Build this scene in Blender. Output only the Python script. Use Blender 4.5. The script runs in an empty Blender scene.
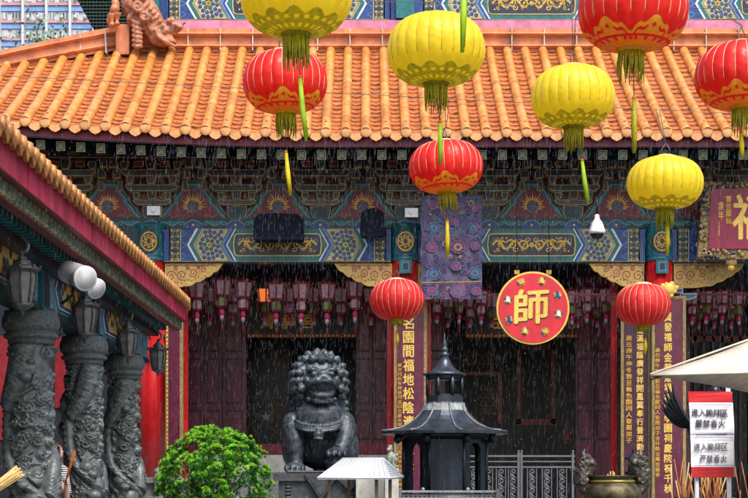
import bpy, math, random
import numpy as np
from mathutils import Vector, Matrix, noise as mnoise
R=math.radians; PI=math.pi
random.seed(7); np.random.seed(7)
scn=bpy.context.scene; COL=scn.collection
F=1500.0; VX=365.0; VY=470.0; EYE=1.7
# the camera maps a metre at distance D to F/D pixels of the 748 wide frame; W() gives the world point at real distance D
def W(px,py,D): return ((px-VX)*D/F, D, EYE+(VY-py)*D/F)
def lin(h):
    h=h.lstrip('#'); o=[]
    for i in (0,2,4):
        c=int(h[i:i+2],16)/255; o.append(c/12.92 if c<=.04045 else ((c+.055)/1.055)**2.4)
    return o
# ---------------- materials
MATS={}
def mat(name,col,rough=.5,metal=0,var=.15,scale=6,bump=.0,bscale=30,trans=0,emit=0,spec=.5,streak=False,coat=0,grime=None):
    if grime is None: grime=0 if (trans or emit) else .30
    if name in MATS: return MATS[name]
    m=bpy.data.materials.new(name); m.use_nodes=True; nt=m.node_tree; b=nt.nodes['Principled BSDF']
    c=lin(col) if isinstance(col,str) else col
    b.inputs['Roughness'].default_value=rough; b.inputs['Metallic'].default_value=metal
    b.inputs['Specular IOR Level'].default_value=spec
    if coat: b.inputs['Coat Weight'].default_value=coat; b.inputs['Coat Roughness'].default_value=.15 if coat<.45 else .38
    tc=nt.nodes.new('ShaderNodeTexCoord')
    vec=tc.outputs['Object']
    if streak:
        mp=nt.nodes.new('ShaderNodeMapping'); mp.inputs['Scale'].default_value=(1,1,.12); nt.links.new(vec,mp.inputs[0]); vec=mp.outputs[0]
    n=nt.nodes.new('ShaderNodeTexNoise'); n.inputs['Scale'].default_value=scale; n.inputs['Detail'].default_value=6; n.inputs['Roughness'].default_value=.65
    nt.links.new(vec,n.inputs['Vector'])
    r=nt.nodes.new('ShaderNodeValToRGB'); lo=[max(0,x*(1-2*var)) for x in c]; hi=[min(1,x*(1+1.3*var)) for x in c]
    r.color_ramp.elements[0].position=.3; r.color_ramp.elements[1].position=.7
    r.color_ramp.elements[0].color=(*lo,1); r.color_ramp.elements[1].color=(*hi,1)
    nt.links.new(n.outputs['Fac'],r.inputs['Fac'])
    mp2=nt.nodes.new('ShaderNodeMapping'); mp2.inputs['Scale'].default_value=(2.6,2.6,.7); nt.links.new(tc.outputs['Object'],mp2.inputs[0])
    n3=nt.nodes.new('ShaderNodeTexNoise'); n3.inputs['Scale'].default_value=1.3; n3.inputs['Detail'].default_value=9; n3.inputs['Roughness'].default_value=.75; nt.links.new(mp2.outputs[0],n3.inputs['Vector'])
    m3=nt.nodes.new('ShaderNodeMapRange'); m3.inputs['From Min'].default_value=.35; m3.inputs['From Max'].default_value=.62; m3.inputs['To Min'].default_value=1-min(.45,grime); m3.inputs['To Max'].default_value=1.0; nt.links.new(n3.outputs['Fac'],m3.inputs['Value'])
    mu=nt.nodes.new('ShaderNodeVectorMath'); mu.operation='SCALE'; nt.links.new(r.outputs['Color'],mu.inputs[0]); nt.links.new(m3.outputs[0],mu.inputs['Scale'])
    nt.links.new(mu.outputs[0],b.inputs['Base Color'])
    mr=nt.nodes.new('ShaderNodeMapRange'); mr.inputs['To Min'].default_value=max(.03,rough-.12); mr.inputs['To Max'].default_value=min(1,rough+.12)
    nt.links.new(n.outputs['Fac'],mr.inputs['Value']); nt.links.new(mr.outputs[0],b.inputs['Roughness'])
    if bump:
        n2=nt.nodes.new('ShaderNodeTexNoise'); n2.inputs['Scale'].default_value=bscale; n2.inputs['Detail'].default_value=5
        nt.links.new(tc.outputs['Object'],n2.inputs['Vector'])
        bp=nt.nodes.new('ShaderNodeBump'); bp.inputs['Strength'].default_value=bump; bp.inputs['Distance'].default_value=.01
        nt.links.new(n2.outputs['Fac'],bp.inputs['Height']); nt.links.new(bp.outputs[0],b.inputs['Normal'])
    if trans:
        t=nt.nodes.new('ShaderNodeBsdfTranslucent'); mx=nt.nodes.new('ShaderNodeMixShader'); mx.inputs[0].default_value=trans
        nt.links.new(r.outputs['Color'],t.inputs[0])
        out=nt.nodes['Material Output']; nt.links.new(b.outputs[0],mx.inputs[1]); nt.links.new(t.outputs[0],mx.inputs[2]); nt.links.new(mx.outputs[0],out.inputs[0])
    if emit:
        b.inputs['Emission Color'].default_value=(*c,1); b.inputs['Emission Strength'].default_value=emit
    MATS[name]=m; return m
RT=[mat('glazed roll tile '+n_,c_,.26,var=.2,scale=5,bump=.2,bscale=14,coat=.3) for n_,c_ in (('a','#db9149'),('b','#de984f'),('c','#d58a45'),('d','#d99252'),('e','#cd8443'))]
roofm=RT[0]
panm=mat('terracotta pan tile','#bb7242',.35,var=.32,scale=9,bump=.2)
capm=mat('pale tile end','#e2a266',.35,var=.16,scale=8)
ridgem=mat('terracotta ridge','#d5855a',.5,var=.22,scale=3,bump=.2)
sidecap=mat('ochre side tile','#c98d54',.35,var=.2,scale=10)
sidedark=mat('side drip tile','#b07a3c',.45,var=.35,scale=14)
grout=mat('lime joint','#cfc4bb',.8)
maroonf=mat('maroon fascia','#7c2238',.5,var=.2)
pinkf=mat('pink red fascia','#e6446c',.4,var=.22,scale=5,streak=True,coat=.2)
pinks=mat('pink painted strip','#cf7fa0',.6)
navy=mat('navy paint','#122044',.4,var=.35,scale=10,coat=.2)
navyd=mat('dark navy','#0e162a',.45,var=.35,scale=10)
blue=mat('blue paint','#1f478e',.4,var=.3,scale=12)
lblue=mat('light blue paint','#5a86b4',.45)
teal=mat('teal paint','#137076',.4,var=.2,scale=12)
teald=mat('dark teal paint','#0f3a42',.45,var=.3,scale=12)
tealp=mat('pale teal','#5da6a8',.45)
cream=mat('cream paint','#bfb684',.5,var=.22,scale=14)
white=mat('white paint','#dfe3e4',.45,var=.08)
gold=mat('gold leaf','#d8a93c',.35,.35,var=.25,scale=20)
goldd=mat('dull gold outline','#9d8050',.5,.1,var=.3,scale=20)
goldb=mat('bright gold','#f0c860',.4,.15,var=.12,scale=20)
goldp=mat('gold panel','#dfb866',.5,.0,var=.15,scale=15)
maroon=mat('maroon paint','#7a1c30',.45,var=.25,scale=8)
doorm=mat('maroon door','#682a3e',.4,var=.3,scale=4,streak=True,coat=.2)
doord=mat('dark door','#2a1420',.45,var=.3,scale=4,streak=True)
red=mat('red lacquer','#c8141c',.35,var=.14,scale=4,streak=True,coat=.3)
redd=mat('deep red','#8f1420',.4,var=.2,scale=8)
purple=mat('purple board','#5a1434',.4,var=.2,scale=6,coat=.2)
olive=mat('olive frame','#8a8452',.5,var=.2)
black=mat('black lacquer','#0c0c10',.4,var=.3)
stone=mat('dark green stone','#70797a',.32,var=.3,scale=9,bump=.35,bscale=60,spec=.6)
stoneg=mat('grey granite','#8b8f90',.7,var=.25,scale=20,bump=.3)
stonel=mat('pale stone','#c2c2bd',.6,var=.15,scale=8)
lionm=mat('dark bronze stone','#454f57',.4,.15,var=.5,scale=12,bump=.6,bscale=38)
plinthm=mat('plinth stone','#44494e',.55,var=.3,scale=14,bump=.4,bscale=50)
metald=mat('dark lead metal','#3f4852',.3,.5,var=.35,scale=5,bump=.15,streak=True)
metalb=mat('blackened bronze','#28303c',.36,.4,var=.4,scale=6,bump=.2,streak=True)
metall=mat('bleached lead','#6c747a',.4,.3,var=.2,scale=6)
iron=mat('black iron','#2b2c2e',.4,.5,var=.3,scale=20)
bronze=mat('aged brass','#585036',.42,.45,var=.5,scale=10,bump=.3,bscale=60)
bronzeh=mat('patina bronze','#5a564c',.4,.4,var=.45,scale=18,bump=.3,bscale=60)
steel=mat('silver painted metal','#6c6f76',.4,.2,var=.1)
plasticw=mat('white plastic','#e4e6e8',.35,var=.05)
glassf=mat('frosted lamp glass','#a9a5a3',.25,var=.15,scale=12,trans=.4)
redc=mat('red lantern cloth','#ee2a1e',.5,var=.05,scale=6,trans=.5,coat=.3)
yelc=mat('yellow lantern cloth','#ffe62e',.5,var=.04,scale=6,trans=.5,coat=.3)
pinkc=mat('faded red lantern cloth','#dc3030',.5,var=.06,scale=6,trans=.45)
lgold=mat('lantern gold print','#f4dc34',.5,var=.12,scale=20,trans=.5)
lolive=mat('lantern olive print','#bcb422',.5,var=.2,scale=20,trans=.5)
ribw=mat('pale gold rib','#f2d9a8',.4)
riby=mat('ochre rib','#b4a020',.5)
fringe=mat('olive yellow fringe','#c2bc1e',.6,var=.25,scale=40,trans=.3)
lime=mat('lime ribbon','#b9e02a',.5,trans=.4)
yelr=mat('yellow ribbon','#f0dc1a',.5,trans=.4)
orange=mat('orange bead','#e0641c',.5)
wire=mat('grey wire','#5d5f62',.5,.5)
pinkt=mat('pink tassel','#b8245c',.6,var=.2)
redt=mat('red tassel','#7a1024',.6,var=.2)
creamp=mat('cream lamp panel','#a07c8a',.5,var=.35,scale=14,emit=.03)
greenp=mat('green lamp paint','#6b7a3c',.5,var=.3,scale=30)
litp=mat('lit orange lamp panel','#e8743a',.5,var=.2,emit=.4)
canvas=mat('cream canvas','#ded4c2',.75,var=.12,scale=5,trans=.22,bump=.4,bscale=12)
paper=mat('white laminated paper','#f2f2f7',.3,var=.05,coat=.3,bump=.5,bscale=22,grime=.08)
signred=mat('sign red','#c81c28',.4,var=.06,coat=.3)
ink=mat('grey ink','#3c3c4c',.6)
inkb=mat('blue ink line','#6a7cba',.6)
incense=mat('incense stick','#b5662a',.7,var=.25,scale=30)
incensep=mat('pale incense stick','#dcb878',.7,var=.15,scale=30)
asphalt=mat('wet paving','#4c4d4e',.3,var=.25,scale=3,bump=.15)
skin=mat('skin','#ecbcaa',.5,var=.06)
hairm=mat('brown hair','#4a3424',.5,var=.3,scale=40)
jeans=mat('dark trousers','#2a3040',.8)
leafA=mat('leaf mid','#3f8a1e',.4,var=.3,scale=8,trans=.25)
leafB=mat('leaf lit new growth','#9bd838',.4,var=.2,scale=8,trans=.3)
leafC=mat('leaf shaded old','#1f5a1c',.45,var=.3,scale=8,trans=.2)
bark=mat('bark','#4a3c30',.8,var=.3,scale=20,bump=.5)
bluebird=mat('dark bronze feather','#20272c',.3,.3,var=.4,scale=15)

def stripes_mat():
    m=bpy.data.materials.new('striped jersey'); m.use_nodes=True; nt=m.node_tree; b=nt.nodes['Principled BSDF']
    tc=nt.nodes.new('ShaderNodeTexCoord'); w=nt.nodes.new('ShaderNodeTexWave'); w.bands_direction='Z'; w.inputs['Scale'].default_value=11; w.inputs['Distortion'].default_value=.6
    r=nt.nodes.new('ShaderNodeValToRGB'); r.color_ramp.interpolation='CONSTANT'; r.color_ramp.elements[1].position=.5
    r.color_ramp.elements[0].color=(.03,.035,.05,1); r.color_ramp.elements[1].color=(.75,.75,.78,1)
    nt.links.new(tc.outputs['Object'],w.inputs[0]); nt.links.new(w.outputs['Fac'],r.inputs[0]); nt.links.new(r.outputs[0],b.inputs['Base Color']); b.inputs['Roughness'].default_value=.8
    return m
def tapestry_mat():
    m=bpy.data.materials.new('brocade cloth'); m.use_nodes=True; nt=m.node_tree; b=nt.nodes['Principled BSDF']; L=nt.links.new
    tc=nt.nodes.new('ShaderNodeTexCoord')
    n=nt.nodes.new('ShaderNodeTexNoise'); n.inputs['Scale'].default_value=3.2; n.inputs['Detail'].default_value=3; L(tc.outputs['Object'],n.inputs[0])
    va=nt.nodes.new('ShaderNodeVectorMath'); va.operation='MULTIPLY_ADD'; va.inputs[1].default_value=(.12,.12,.12); L(n.outputs['Color'],va.inputs[0]); L(tc.outputs['Object'],va.inputs[2])
    v=nt.nodes.new('ShaderNodeTexVoronoi'); v.inputs['Scale'].default_value=7.5; L(va.outputs[0],v.inputs['Vector'])
    v2=nt.nodes.new('ShaderNodeTexVoronoi'); v2.inputs['Scale'].default_value=26; L(va.outputs[0],v2.inputs['Vector'])
    mu=nt.nodes.new('ShaderNodeMath'); mu.operation='MULTIPLY'; mu.inputs[1].default_value=34; L(v.outputs['Distance'],mu.inputs[0])
    si=nt.nodes.new('ShaderNodeMath'); si.operation='SINE'; L(mu.outputs[0],si.inputs[0])
    ad=nt.nodes.new('ShaderNodeMath'); ad.operation='ADD'; L(si.outputs[0],ad.inputs[0]); L(v2.outputs['Distance'],ad.inputs[1])
    r=nt.nodes.new('ShaderNodeValToRGB'); cr=r.color_ramp; cr.elements[0].position=0; cr.elements[0].color=(*lin('#140e2c'),1); cr.elements[1].position=1; cr.elements[1].color=(*lin('#7a4466'),1)
    for p,c in ((.22,'#1e1a40'),(.45,'#1f4a72'),(.6,'#361e48'),(.74,'#2c6280'),(.88,'#5c2c52')):
        e=cr.elements.new(p); e.color=(*lin(c),1)
    mr=nt.nodes.new('ShaderNodeMapRange'); mr.inputs['From Min'].default_value=-1; mr.inputs['From Max'].default_value=1.8; L(ad.outputs[0],mr.inputs[0]); L(mr.outputs[0],r.inputs[0])
    hs=nt.nodes.new('ShaderNodeMixRGB'); hs.blend_type='MIX'; r2=nt.nodes.new('ShaderNodeValToRGB'); r2.color_ramp.interpolation='CONSTANT'
    r2.color_ramp.elements[0].color=(*lin('#15123a'),1); r2.color_ramp.elements[1].position=.55; r2.color_ramp.elements[1].color=(*lin('#7a3454'),1); e=r2.color_ramp.elements.new(.3); e.color=(*lin('#4a3c70'),1)
    L(v2.outputs['Color'],r2.inputs[0]); L(r.outputs[0],hs.inputs[1]); L(r2.outputs[0],hs.inputs[2]); hs.inputs[0].default_value=.2
    L(hs.outputs[0],b.inputs['Base Color']); b.inputs['Roughness'].default_value=.6; return m
# ---------------- mesh builder
class MB:
    def __init__(s): s.v=[];s.f=[];s.mi=[];s.ms=[];s.sm=[];s.M=None
    def m(s,mt):
        if mt not in s.ms: s.ms.append(mt)
        return s.ms.index(mt)
    def add(s,vs,fs,mt,smooth=False):
        o=len(s.v)
        if s.M is not None: vs=[tuple(s.M@Vector(v)) for v in vs]
        s.v.extend(vs); k=s.m(mt)
        for f in fs: s.f.append(tuple(i+o for i in f)); s.mi.append(k); s.sm.append(smooth)
        return s
    def box(s,x0,x1,y0,y1,z0,z1,mt):
        vs=[(x0,y0,z0),(x1,y0,z0),(x1,y1,z0),(x0,y1,z0),(x0,y0,z1),(x1,y0,z1),(x1,y1,z1),(x0,y1,z1)]
        return s.add(vs,[(0,3,2,1),(4,5,6,7),(0,1,5,4),(1,2,6,5),(2,3,7,6),(3,0,4,7)],mt)
    def prism(s,pts,y0,y1,mt):       # polygon in x,z from front y0 to back y1
        a=sum(pts[i][0]*pts[(i+1)%len(pts)][1]-pts[(i+1)%len(pts)][0]*pts[i][1] for i in range(len(pts)))
        if a<0: pts=pts[::-1]
        n=len(pts); vs=[(x,y0,z) for x,z in pts]+[(x,y1,z) for x,z in pts]
        fs=[tuple(range(n)),tuple(range(2*n-1,n-1,-1))]+[(i,i+n,(i+1)%n+n,(i+1)%n) for i in range(n)]
        return s.add(vs,fs,mt)
    def flat(s,pts,y,mt):
        a=sum(pts[i][0]*pts[(i+1)%len(pts)][1]-pts[(i+1)%len(pts)][0]*pts[i][1] for i in range(len(pts)))
        if a<0: pts=pts[::-1]
        return s.add([(x,y,z) for x,z in pts],[tuple(range(len(pts)))],mt)
    def tube(s,path,rad,mt,n=8,cap=True,smooth=True):
        P=[Vector(p) for p in path]; k=len(P)
        if not hasattr(rad,'__len__'): rad=[rad]*k
        vs=[];T0=None
        up=Vector((0,0,1))
        t=(P[1]-P[0]).normalized()
        if abs(t.dot(up))>.9: up=Vector((1,0,0))
        nrm=t.cross(up).normalized()
        for i in range(k):
            t=(P[min(i+1,k-1)]-P[max(i-1,0)]).normalized()
            nrm=(nrm-t*nrm.dot(t))
            if nrm.length<1e-6: nrm=t.orthogonal()
            nrm.normalize(); b=t.cross(nrm)
            for j in range(n):
                a=2*PI*j/n; vs.append(tuple(P[i]+(nrm*math.cos(a)+b*math.sin(a))*rad[i]))
        fs=[(i*n+j,i*n+(j+1)%n,(i+1)*n+(j+1)%n,(i+1)*n+j) for i in range(k-1) for j in range(n)]
        if cap: fs+=[tuple(range(n-1,-1,-1)),tuple(range((k-1)*n,k*n))]
        return s.add(vs,fs,mt,smooth)
    def lathe(s,prof,c,mt,n=24,smooth=True,cap=True,rot=0):
        vs=[];k=len(prof)
        for r,z in prof:
            for j in range(n):
                a=2*PI*j/n+rot; vs.append((c[0]+r*math.cos(a),c[1]+r*math.sin(a),c[2]+z))
        fs=[(i*n+j,i*n+(j+1)%n,(i+1)*n+(j+1)%n,(i+1)*n+j) for i in range(k-1) for j in range(n)]
        if cap: fs+=[tuple(range(n-1,-1,-1)),tuple(range((k-1)*n,k*n))]
        return s.add(vs,fs,mt,smooth)
    def ball(s,c,r,mt,n=10,m=7,rot=None):
        if not hasattr(r,'__len__'): r=(r,r,r)
        vs=[];rot=rot or Matrix.Identity(3)
        for i in range(1,m):
            p=PI*i/m
            for j in range(n):
                a=2*PI*j/n; v=rot@Vector((r[0]*math.sin(p)*math.cos(a),r[1]*math.sin(p)*math.sin(a),r[2]*math.cos(p)))
                vs.append((c[0]+v.x,c[1]+v.y,c[2]+v.z))
        t=rot@Vector((0,0,r[2])); vs.append((c[0]+t.x,c[1]+t.y,c[2]+t.z)); vs.append((c[0]-t.x,c[1]-t.y,c[2]-t.z))
        T=len(vs)-2
        fs=[(i*n+j,(i+1)*n+j,(i+1)*n+(j+1)%n,i*n+(j+1)%n) for i in range(m-2) for j in range(n)]
        fs+=[(T,j,(j+1)%n) for j in range(n)]+[(T+1,(m-2)*n+(j+1)%n,(m-2)*n+j) for j in range(n)]
        return s.add(vs,fs,mt,True)
    def ribbon(s,path,w,y,mt):       # painted line: flat strip in an x,z plane
        vs=[];k=len(path)
        for i in range(k):
            a=path[max(i-1,0)]; b=path[min(i+1,k-1)]; dx,dz=b[0]-a[0],b[1]-a[1]; L=math.hypot(dx,dz) or 1
            nx,nz=-dz/L*w/2,dx/L*w/2
            vs+=[(path[i][0]+nx,y,path[i][1]+nz),(path[i][0]-nx,y,path[i][1]-nz)]
        fs=[(2*i,2*i+1,2*i+3,2*i+2) for i in range(k-1)]
        return s.add(vs,fs,mt)
    def build(s,name,parent=None,loc=None):
        me=bpy.data.meshes.new(name); vs=s.v
        if loc is not None: vs=[(a-loc[0],b-loc[1],c-loc[2]) for a,b,c in vs]
        me.from_pydata(vs,[],s.f); 
        for mt in s.ms: me.materials.append(mt)
        me.polygons.foreach_set('material_index',s.mi); me.polygons.foreach_set('use_smooth',s.sm); me.update()
        o=bpy.data.objects.new(name,me); COL.objects.link(o)
        if loc is not None: o.location=loc
        if parent is not None: o.parent=parent
        return o
def tag(o,label,cat,group=None,kind=None):
    if label: o['label']=label
    if cat: o['category']=cat
    if group: o['group']=group
    if kind: o['kind']=kind
    return o
def thing(name,label,cat,group=None,loc=(0,0,0)):
    o=bpy.data.objects.new(name,None); COL.objects.link(o); o.location=loc; o.empty_display_size=.2
    return tag(o,label,cat,group)
def struct(o): o['kind']='structure'; return o
def copy_tree(o,parent=None):
    c=o.copy(); COL.objects.link(c); c.parent=parent
    for ch in list(o.children): copy_tree(ch,c)
    return c
def inset(pts,d):
    a=sum(pts[i][0]*pts[(i+1)%len(pts)][1]-pts[(i+1)%len(pts)][0]*pts[i][1] for i in range(len(pts)))
    if a<0: pts=pts[::-1]
    out=[];n=len(pts)
    for i in range(n):
        p0,p1,p2=pts[i-1],pts[i],pts[(i+1)%n]
        d1=(p1[0]-p0[0],p1[1]-p0[1]); d2=(p2[0]-p1[0],p2[1]-p1[1])
        l1=math.hypot(*d1) or 1; l2=math.hypot(*d2) or 1
        n1=(-d1[1]/l1,d1[0]/l1); n2=(-d2[1]/l2,d2[0]/l2)
        k=1+n1[0]*n2[0]+n1[1]*n2[1]; k=max(k,.5)
        out.append((p1[0]+(n1[0]+n2[0])/k*d,p1[1]+(n1[1]+n2[1])/k*d))
    return out
class PX:                             # drawing in facade units (the facade's pixel grid at real distance D)
    def __init__(s,mb,D): s.mb=mb; s.D=D; s.k=D/F
    def q(s,pts): return [((x-VX)*s.k,EYE+(VY-y)*s.k) for x,y in pts]
    def prism(s,pts,mt,th=.1,dy=0): s.mb.prism(s.q(pts),s.D+dy,s.D+dy+th,mt)
    def flat(s,pts,mt,dy=0): s.mb.flat(s.q(pts),s.D+dy,mt)
    def rib(s,pts,w,mt,dy=0): s.mb.ribbon(s.q(pts),w*s.k,s.D+dy,mt)
    def disc(s,x,y,r,mt,dy=0,n=10,sy=1): s.flat([(x+r*math.cos(2*PI*i/n),y+sy*r*math.sin(2*PI*i/n)) for i in range(n)],mt,dy)
    def outl(s,pts,edge,fill,w=.7,th=.1,dy=0): s.prism(pts,edge,th,dy); s.mb.flat(inset(s.q(pts),w*s.k),s.D+dy-.004,fill)
def rect(x0,x1,y0,y1): return [(x0,y0),(x1,y0),(x1,y1),(x0,y1)]
def spiral(cx,cy,r,turns,a0,dirn=1,n=18):
    return [(cx+r*(1-i/n*.85)*math.cos(a0+dirn*turns*2*PI*i/n),cy+r*(1-i/n*.85)*math.sin(a0+dirn*turns*2*PI*i/n)) for i in range(n+1)]
# ---------------- lettering
_ch={}
def glyph(c):
    if c in _ch: return _ch[c]
    cu=bpy.data.curves.new('t','FONT'); cu.body=c; cu.resolution_u=2; cu.offset=0; cu.size=1
    o=bpy.data.objects.new('t',cu); COL.objects.link(o)
    dg=bpy.context.evaluated_depsgraph_get(); dg.update()
    me=bpy.data.meshes.new_from_object(o.evaluated_get(dg))
    vs=[(v.co.x,v.co.y) for v in me.vertices]; fs=[tuple(p.vertices) for p in me.polygons]
    bpy.data.objects.remove(o); bpy.data.curves.remove(cu); bpy.data.meshes.remove(me)
    if vs:
        xs=[v[0] for v in vs]; ys=[v[1] for v in vs]; cx=(min(xs)+max(xs))/2; cy=(min(ys)+max(ys))/2; vs=[(x-cx,y-cy) for x,y in vs]
    _ch[c]=(vs,fs); return _ch[c]
def put_char(p,c,x,y,w,h,mt,dy=0,slant=0,rot=0):  # centred at facade px x,y
    vs,fs=glyph(c)
    if not vs: return
    hx=max(abs(v[0]) for v in vs); hy=max(abs(v[1]) for v in vs); hx=max(hx,.25); hy=max(hy,.25)
    cr,sr=math.cos(rot),math.sin(rot); out=[]
    for q,(ox,oy) in enumerate(((-.028,0),(.028,.0),(0,.018),(0,-.018))):
        out=[]
        for a,b in vs:
            a2,b2=a/hx*w/2+ox*w,b/hy*h/2+oy*h; a2+=slant*b2; a3=a2*cr-b2*sr; b3=a2*sr+b2*cr
            out.append(((x+a3-VX)*p.k,p.D+dy-.0006*q,EYE+(VY-(y-b3))*p.k))
        p.mb.add(out,fs,mt)
def solid(name,prims,mt,voxel,parent=None,smooth=2,loc=None):
    mb=MB()
    for f in prims: f(mb)
    o=mb.build(name,None)
    md=o.modifiers.new('r','REMESH'); md.mode='VOXEL'; md.voxel_size=voxel; md.use_smooth_shade=True
    if smooth:
        sm=o.modifiers.new('s','SMOOTH'); sm.iterations=smooth; sm.factor=.5
    dg=bpy.context.evaluated_depsgraph_get(); dg.update()
    me=bpy.data.meshes.new_from_object(o.evaluated_get(dg)); me.name=name
    o.modifiers.clear(); old=o.data; o.data=me; bpy.data.meshes.remove(old)
    me.materials.clear(); me.materials.append(mt)
    for p in me.polygons: p.use_smooth=True; p.material_index=0
    if parent is not None: o.parent=parent
    if loc is not None: o.location=loc
    return o
# ================= SETTING
g=MB(); g.add([(-400,-60,0),(400,-60,0),(400,700,0),(-400,700,0)],[(0,1,2,3)],asphalt); struct(g.build('ground'))
# ================= MAIN HALL
hall=thing('temple_hall','large temple hall with orange tiled roof, painted beams and maroon doors across the whole view','temple')
# --- roof
DE=28.2
def eave_pt(X):
    px=VX+X*F/DE; y=129.5
    if px<300: y=129.5-12.5*((300-px)/300)**1.6
    if px>760: y=129.5-8*((px-760)/300)**1.6
    return Vector((X,DE,EYE+(VY-y)*DE/F-.1))
def top_pt(X):
    D=32.1; px=VX+X*F/DE   # x where the roll starts at the eave
    y=52
    if X<-5.4: y=52+.10*(-5.4-X)*50; D=32.1-.12*(-5.4-X)
    return Vector((X,D,EYE+(VY-y)*D/F))
def roof_pt(X,t,lift=0):
    a,b=eave_pt(X),top_pt(X); p=a.lerp(b,t); p.z-=.07*math.sin(PI*t); p.z+=lift*.9; p.y-=lift*.45; return p
SP=20.05*DE/F
XS=[(i*SP)+.02 for i in range(-24,27)]
mbr=MB(); mbc=MB(); mbp=MB()
for X in XS:
    path=[roof_pt(X,0,.05)]; ns=7; ro=random.uniform(-.004,.004)
    for j in range(ns):
        t0,t1=j/ns,(j+1)/ns+.006; lf=.05+random.uniform(-.0025,.0025)
        mbr.tube([roof_pt(X+ro,t0+(t1-t0)*q/3,lf) for q in range(4)],[.0985,.0975,.0965,.096],random.choice(RT) if random.random()<.5 else RT[0],n=14,cap=False)
    p=path[0]; mbc.ball((p.x,p.y-.012,p.z+.002),(.104,.022,.104),capm,14,8)
    mbc.lathe([(.07,0),(.085,.01)],(0,0,0),capm,4) if False else None
    k=roof_pt(X,.07,.15); mbr.ball(k,.026,ridgem,6,5)
    # pan tiles, course by course
    x0=X+.07; x1=X+SP-.07; n=20
    for j in range(n):
        ta=j/n; tb=(j+1)/n+.012
        vs=[]
        for t,l in ((ta,.055),(tb,.02)):
            for q in range(5):
                u=q/4; xx=x0+(x1-x0)*u; sag=-.028*(1-(2*u-1)**2)
                P=roof_pt(xx,min(t,1),l+sag); vs.append(tuple(P))
        for q in range(5):
            u=q/4; xx=x0+(x1-x0)*u; P=roof_pt(xx,ta,.055-.028*(1-(2*u-1)**2)-.04); vs.append(tuple(P))
        jj=random.uniform(-.006,.006); vs=[(a,b,c+jj) for a,b,c in vs]
        mbp.add(vs,[(q,q+1,q+6,q+5) for q in range(4)]+[(10+q,11+q,q+1,q) for q in range(4)],panm)
    # drip tile tongue
    a=roof_pt(X+SP/2,0,0); w=SP/2-.035
    pts=[(a.x-w,a.z+.055),(a.x-w*.5,a.z+.03),(a.x,a.z+.022),(a.x+w*.5,a.z+.03),(a.x+w,a.z+.055),(a.x+w*.9,a.z-.02),(a.x+w*.5,a.z-.085),(a.x,a.z-.12),(a.x-w*.5,a.z-.085),(a.x-w*.9,a.z-.02)]
    mbc.prism(pts,a.y-.02,a.y+.01,capm)
mbr.build('roll_tiles',hall); mbp.build('pan_tiles',hall); mbc.build('eave_tile_ends',hall)
# roof deck (under tiles) and soffit
mb=MB(); N=40; X0,X1=XS[0],XS[-1]+SP
vs=[]
for i in range(N+1):
    X=X0+(X1-X0)*i/N
    for t in (0,.25,.5,.75,1): vs.append(tuple(roof_pt(X,t,-.06)))
mb.add(vs,[(i*5+j,(i+1)*5+j,(i+1)*5+j+1,i*5+j+1) for i in range(N) for j in range(4)],maroonf)
vs=[]
for i in range(N+1):
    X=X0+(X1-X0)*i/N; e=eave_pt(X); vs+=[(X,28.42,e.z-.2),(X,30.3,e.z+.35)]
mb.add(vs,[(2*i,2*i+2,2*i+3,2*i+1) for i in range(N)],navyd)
mb.build('roof_deck',hall)
mb=MB()
vs=[]
for i in range(N+1):
    X=X0+(X1-X0)*i/N; e=eave_pt(X); vs+=[(X,28.3,e.z+.05),(X,28.3,e.z-.2),(X,28.36,e.z-.2),(X,28.36,e.z+.05)]
mb.add(vs,[(4*i+j,4*i+4+j,4*i+4+(j+1)%4,4*i+(j+1)%4) for i in range(N) for j in range(4)],maroonf)
mb.build('eave_fascia',hall)
# rafter ends with painted squares
k=28.5/F
first=None
raf=MB(); raf.box(-.085,.085,0,1.6,-.09,.09,teald); rcm=mat('faded rafter cream','#8f9272',.5,var=.3,scale=12)
raf.flat([(-.083,-.088),(.083,-.088),(.083,.088),(-.083,.088)],-.004,rcm)
raf.flat([(-.066,-.07),(.066,-.07),(.066,.07),(-.066,.07)],-.006,teald)
for s in (-1,1):
    raf.ribbon([(-.06,-.06*s),(.06,.06*s)],.016,-.010,rcm)
raf.ribbon([(.045*math.cos(a),.045*math.sin(a)) for a in [2*PI*i/12 for i in range(13)]],.016,-.008,rcm)
raf.flat([(.02*math.cos(2*PI*i/8),.02*math.sin(2*PI*i/8)) for i in range(8)],-.012,rcm)
for i in range(-19,21):
    X=i*20.05*k-.06; e=eave_pt(X)
    if first is None: o=first=raf.build('rafter_end',hall)
    else: o=first.copy(); COL.objects.link(o)
    o.location=(X,28.46,e.z-.32); o.rotation_euler=(R(12),0,0)
# --- ridge
def ridge_path(px0,px1,n=30):
    out=[]
    for i in range(n+1):
        px=px0+(px1-px0)*i/n; out.append(px)
    return out
mb=MB()
def ridge_piece(pxs,ybf,ytf,Dd):
    prof=[(0,0),(0,.12),(-.05,.16),(-.075,.22),(-.05,.28),(0,.32),(0,.62),(-.05,.66),(-.085,.72),(-.05,.79),(0,.82),(.0,1.0)]
    rows=[]
    for px in pxs:
        yb,yt=ybf(px),ytf(px); D=Dd(px)
        rows.append([((px-VX)*D/F,D+dy*1.2,EYE+(VY-(yb+(yt-yb)*h))*D/F) for dy,h in prof]+[((px-VX)*D/F,D+.35,EYE+(VY-yt)*D/F),((px-VX)*D/F,D+.35,EYE+(VY-yb-2)*D/F)])
    m=len(rows[0]); vs=[p for r in rows for p in r]
    mb.add(vs,[(i*m+j,(i+1)*m+j,(i+1)*m+j+1,i*m+j+1) for i in range(len(rows)-1) for j in range(m-1)],ridgem)
ridge_piece([132+i*20 for i in range(38)],lambda p:52,lambda p:28,lambda p:32.05)
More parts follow.
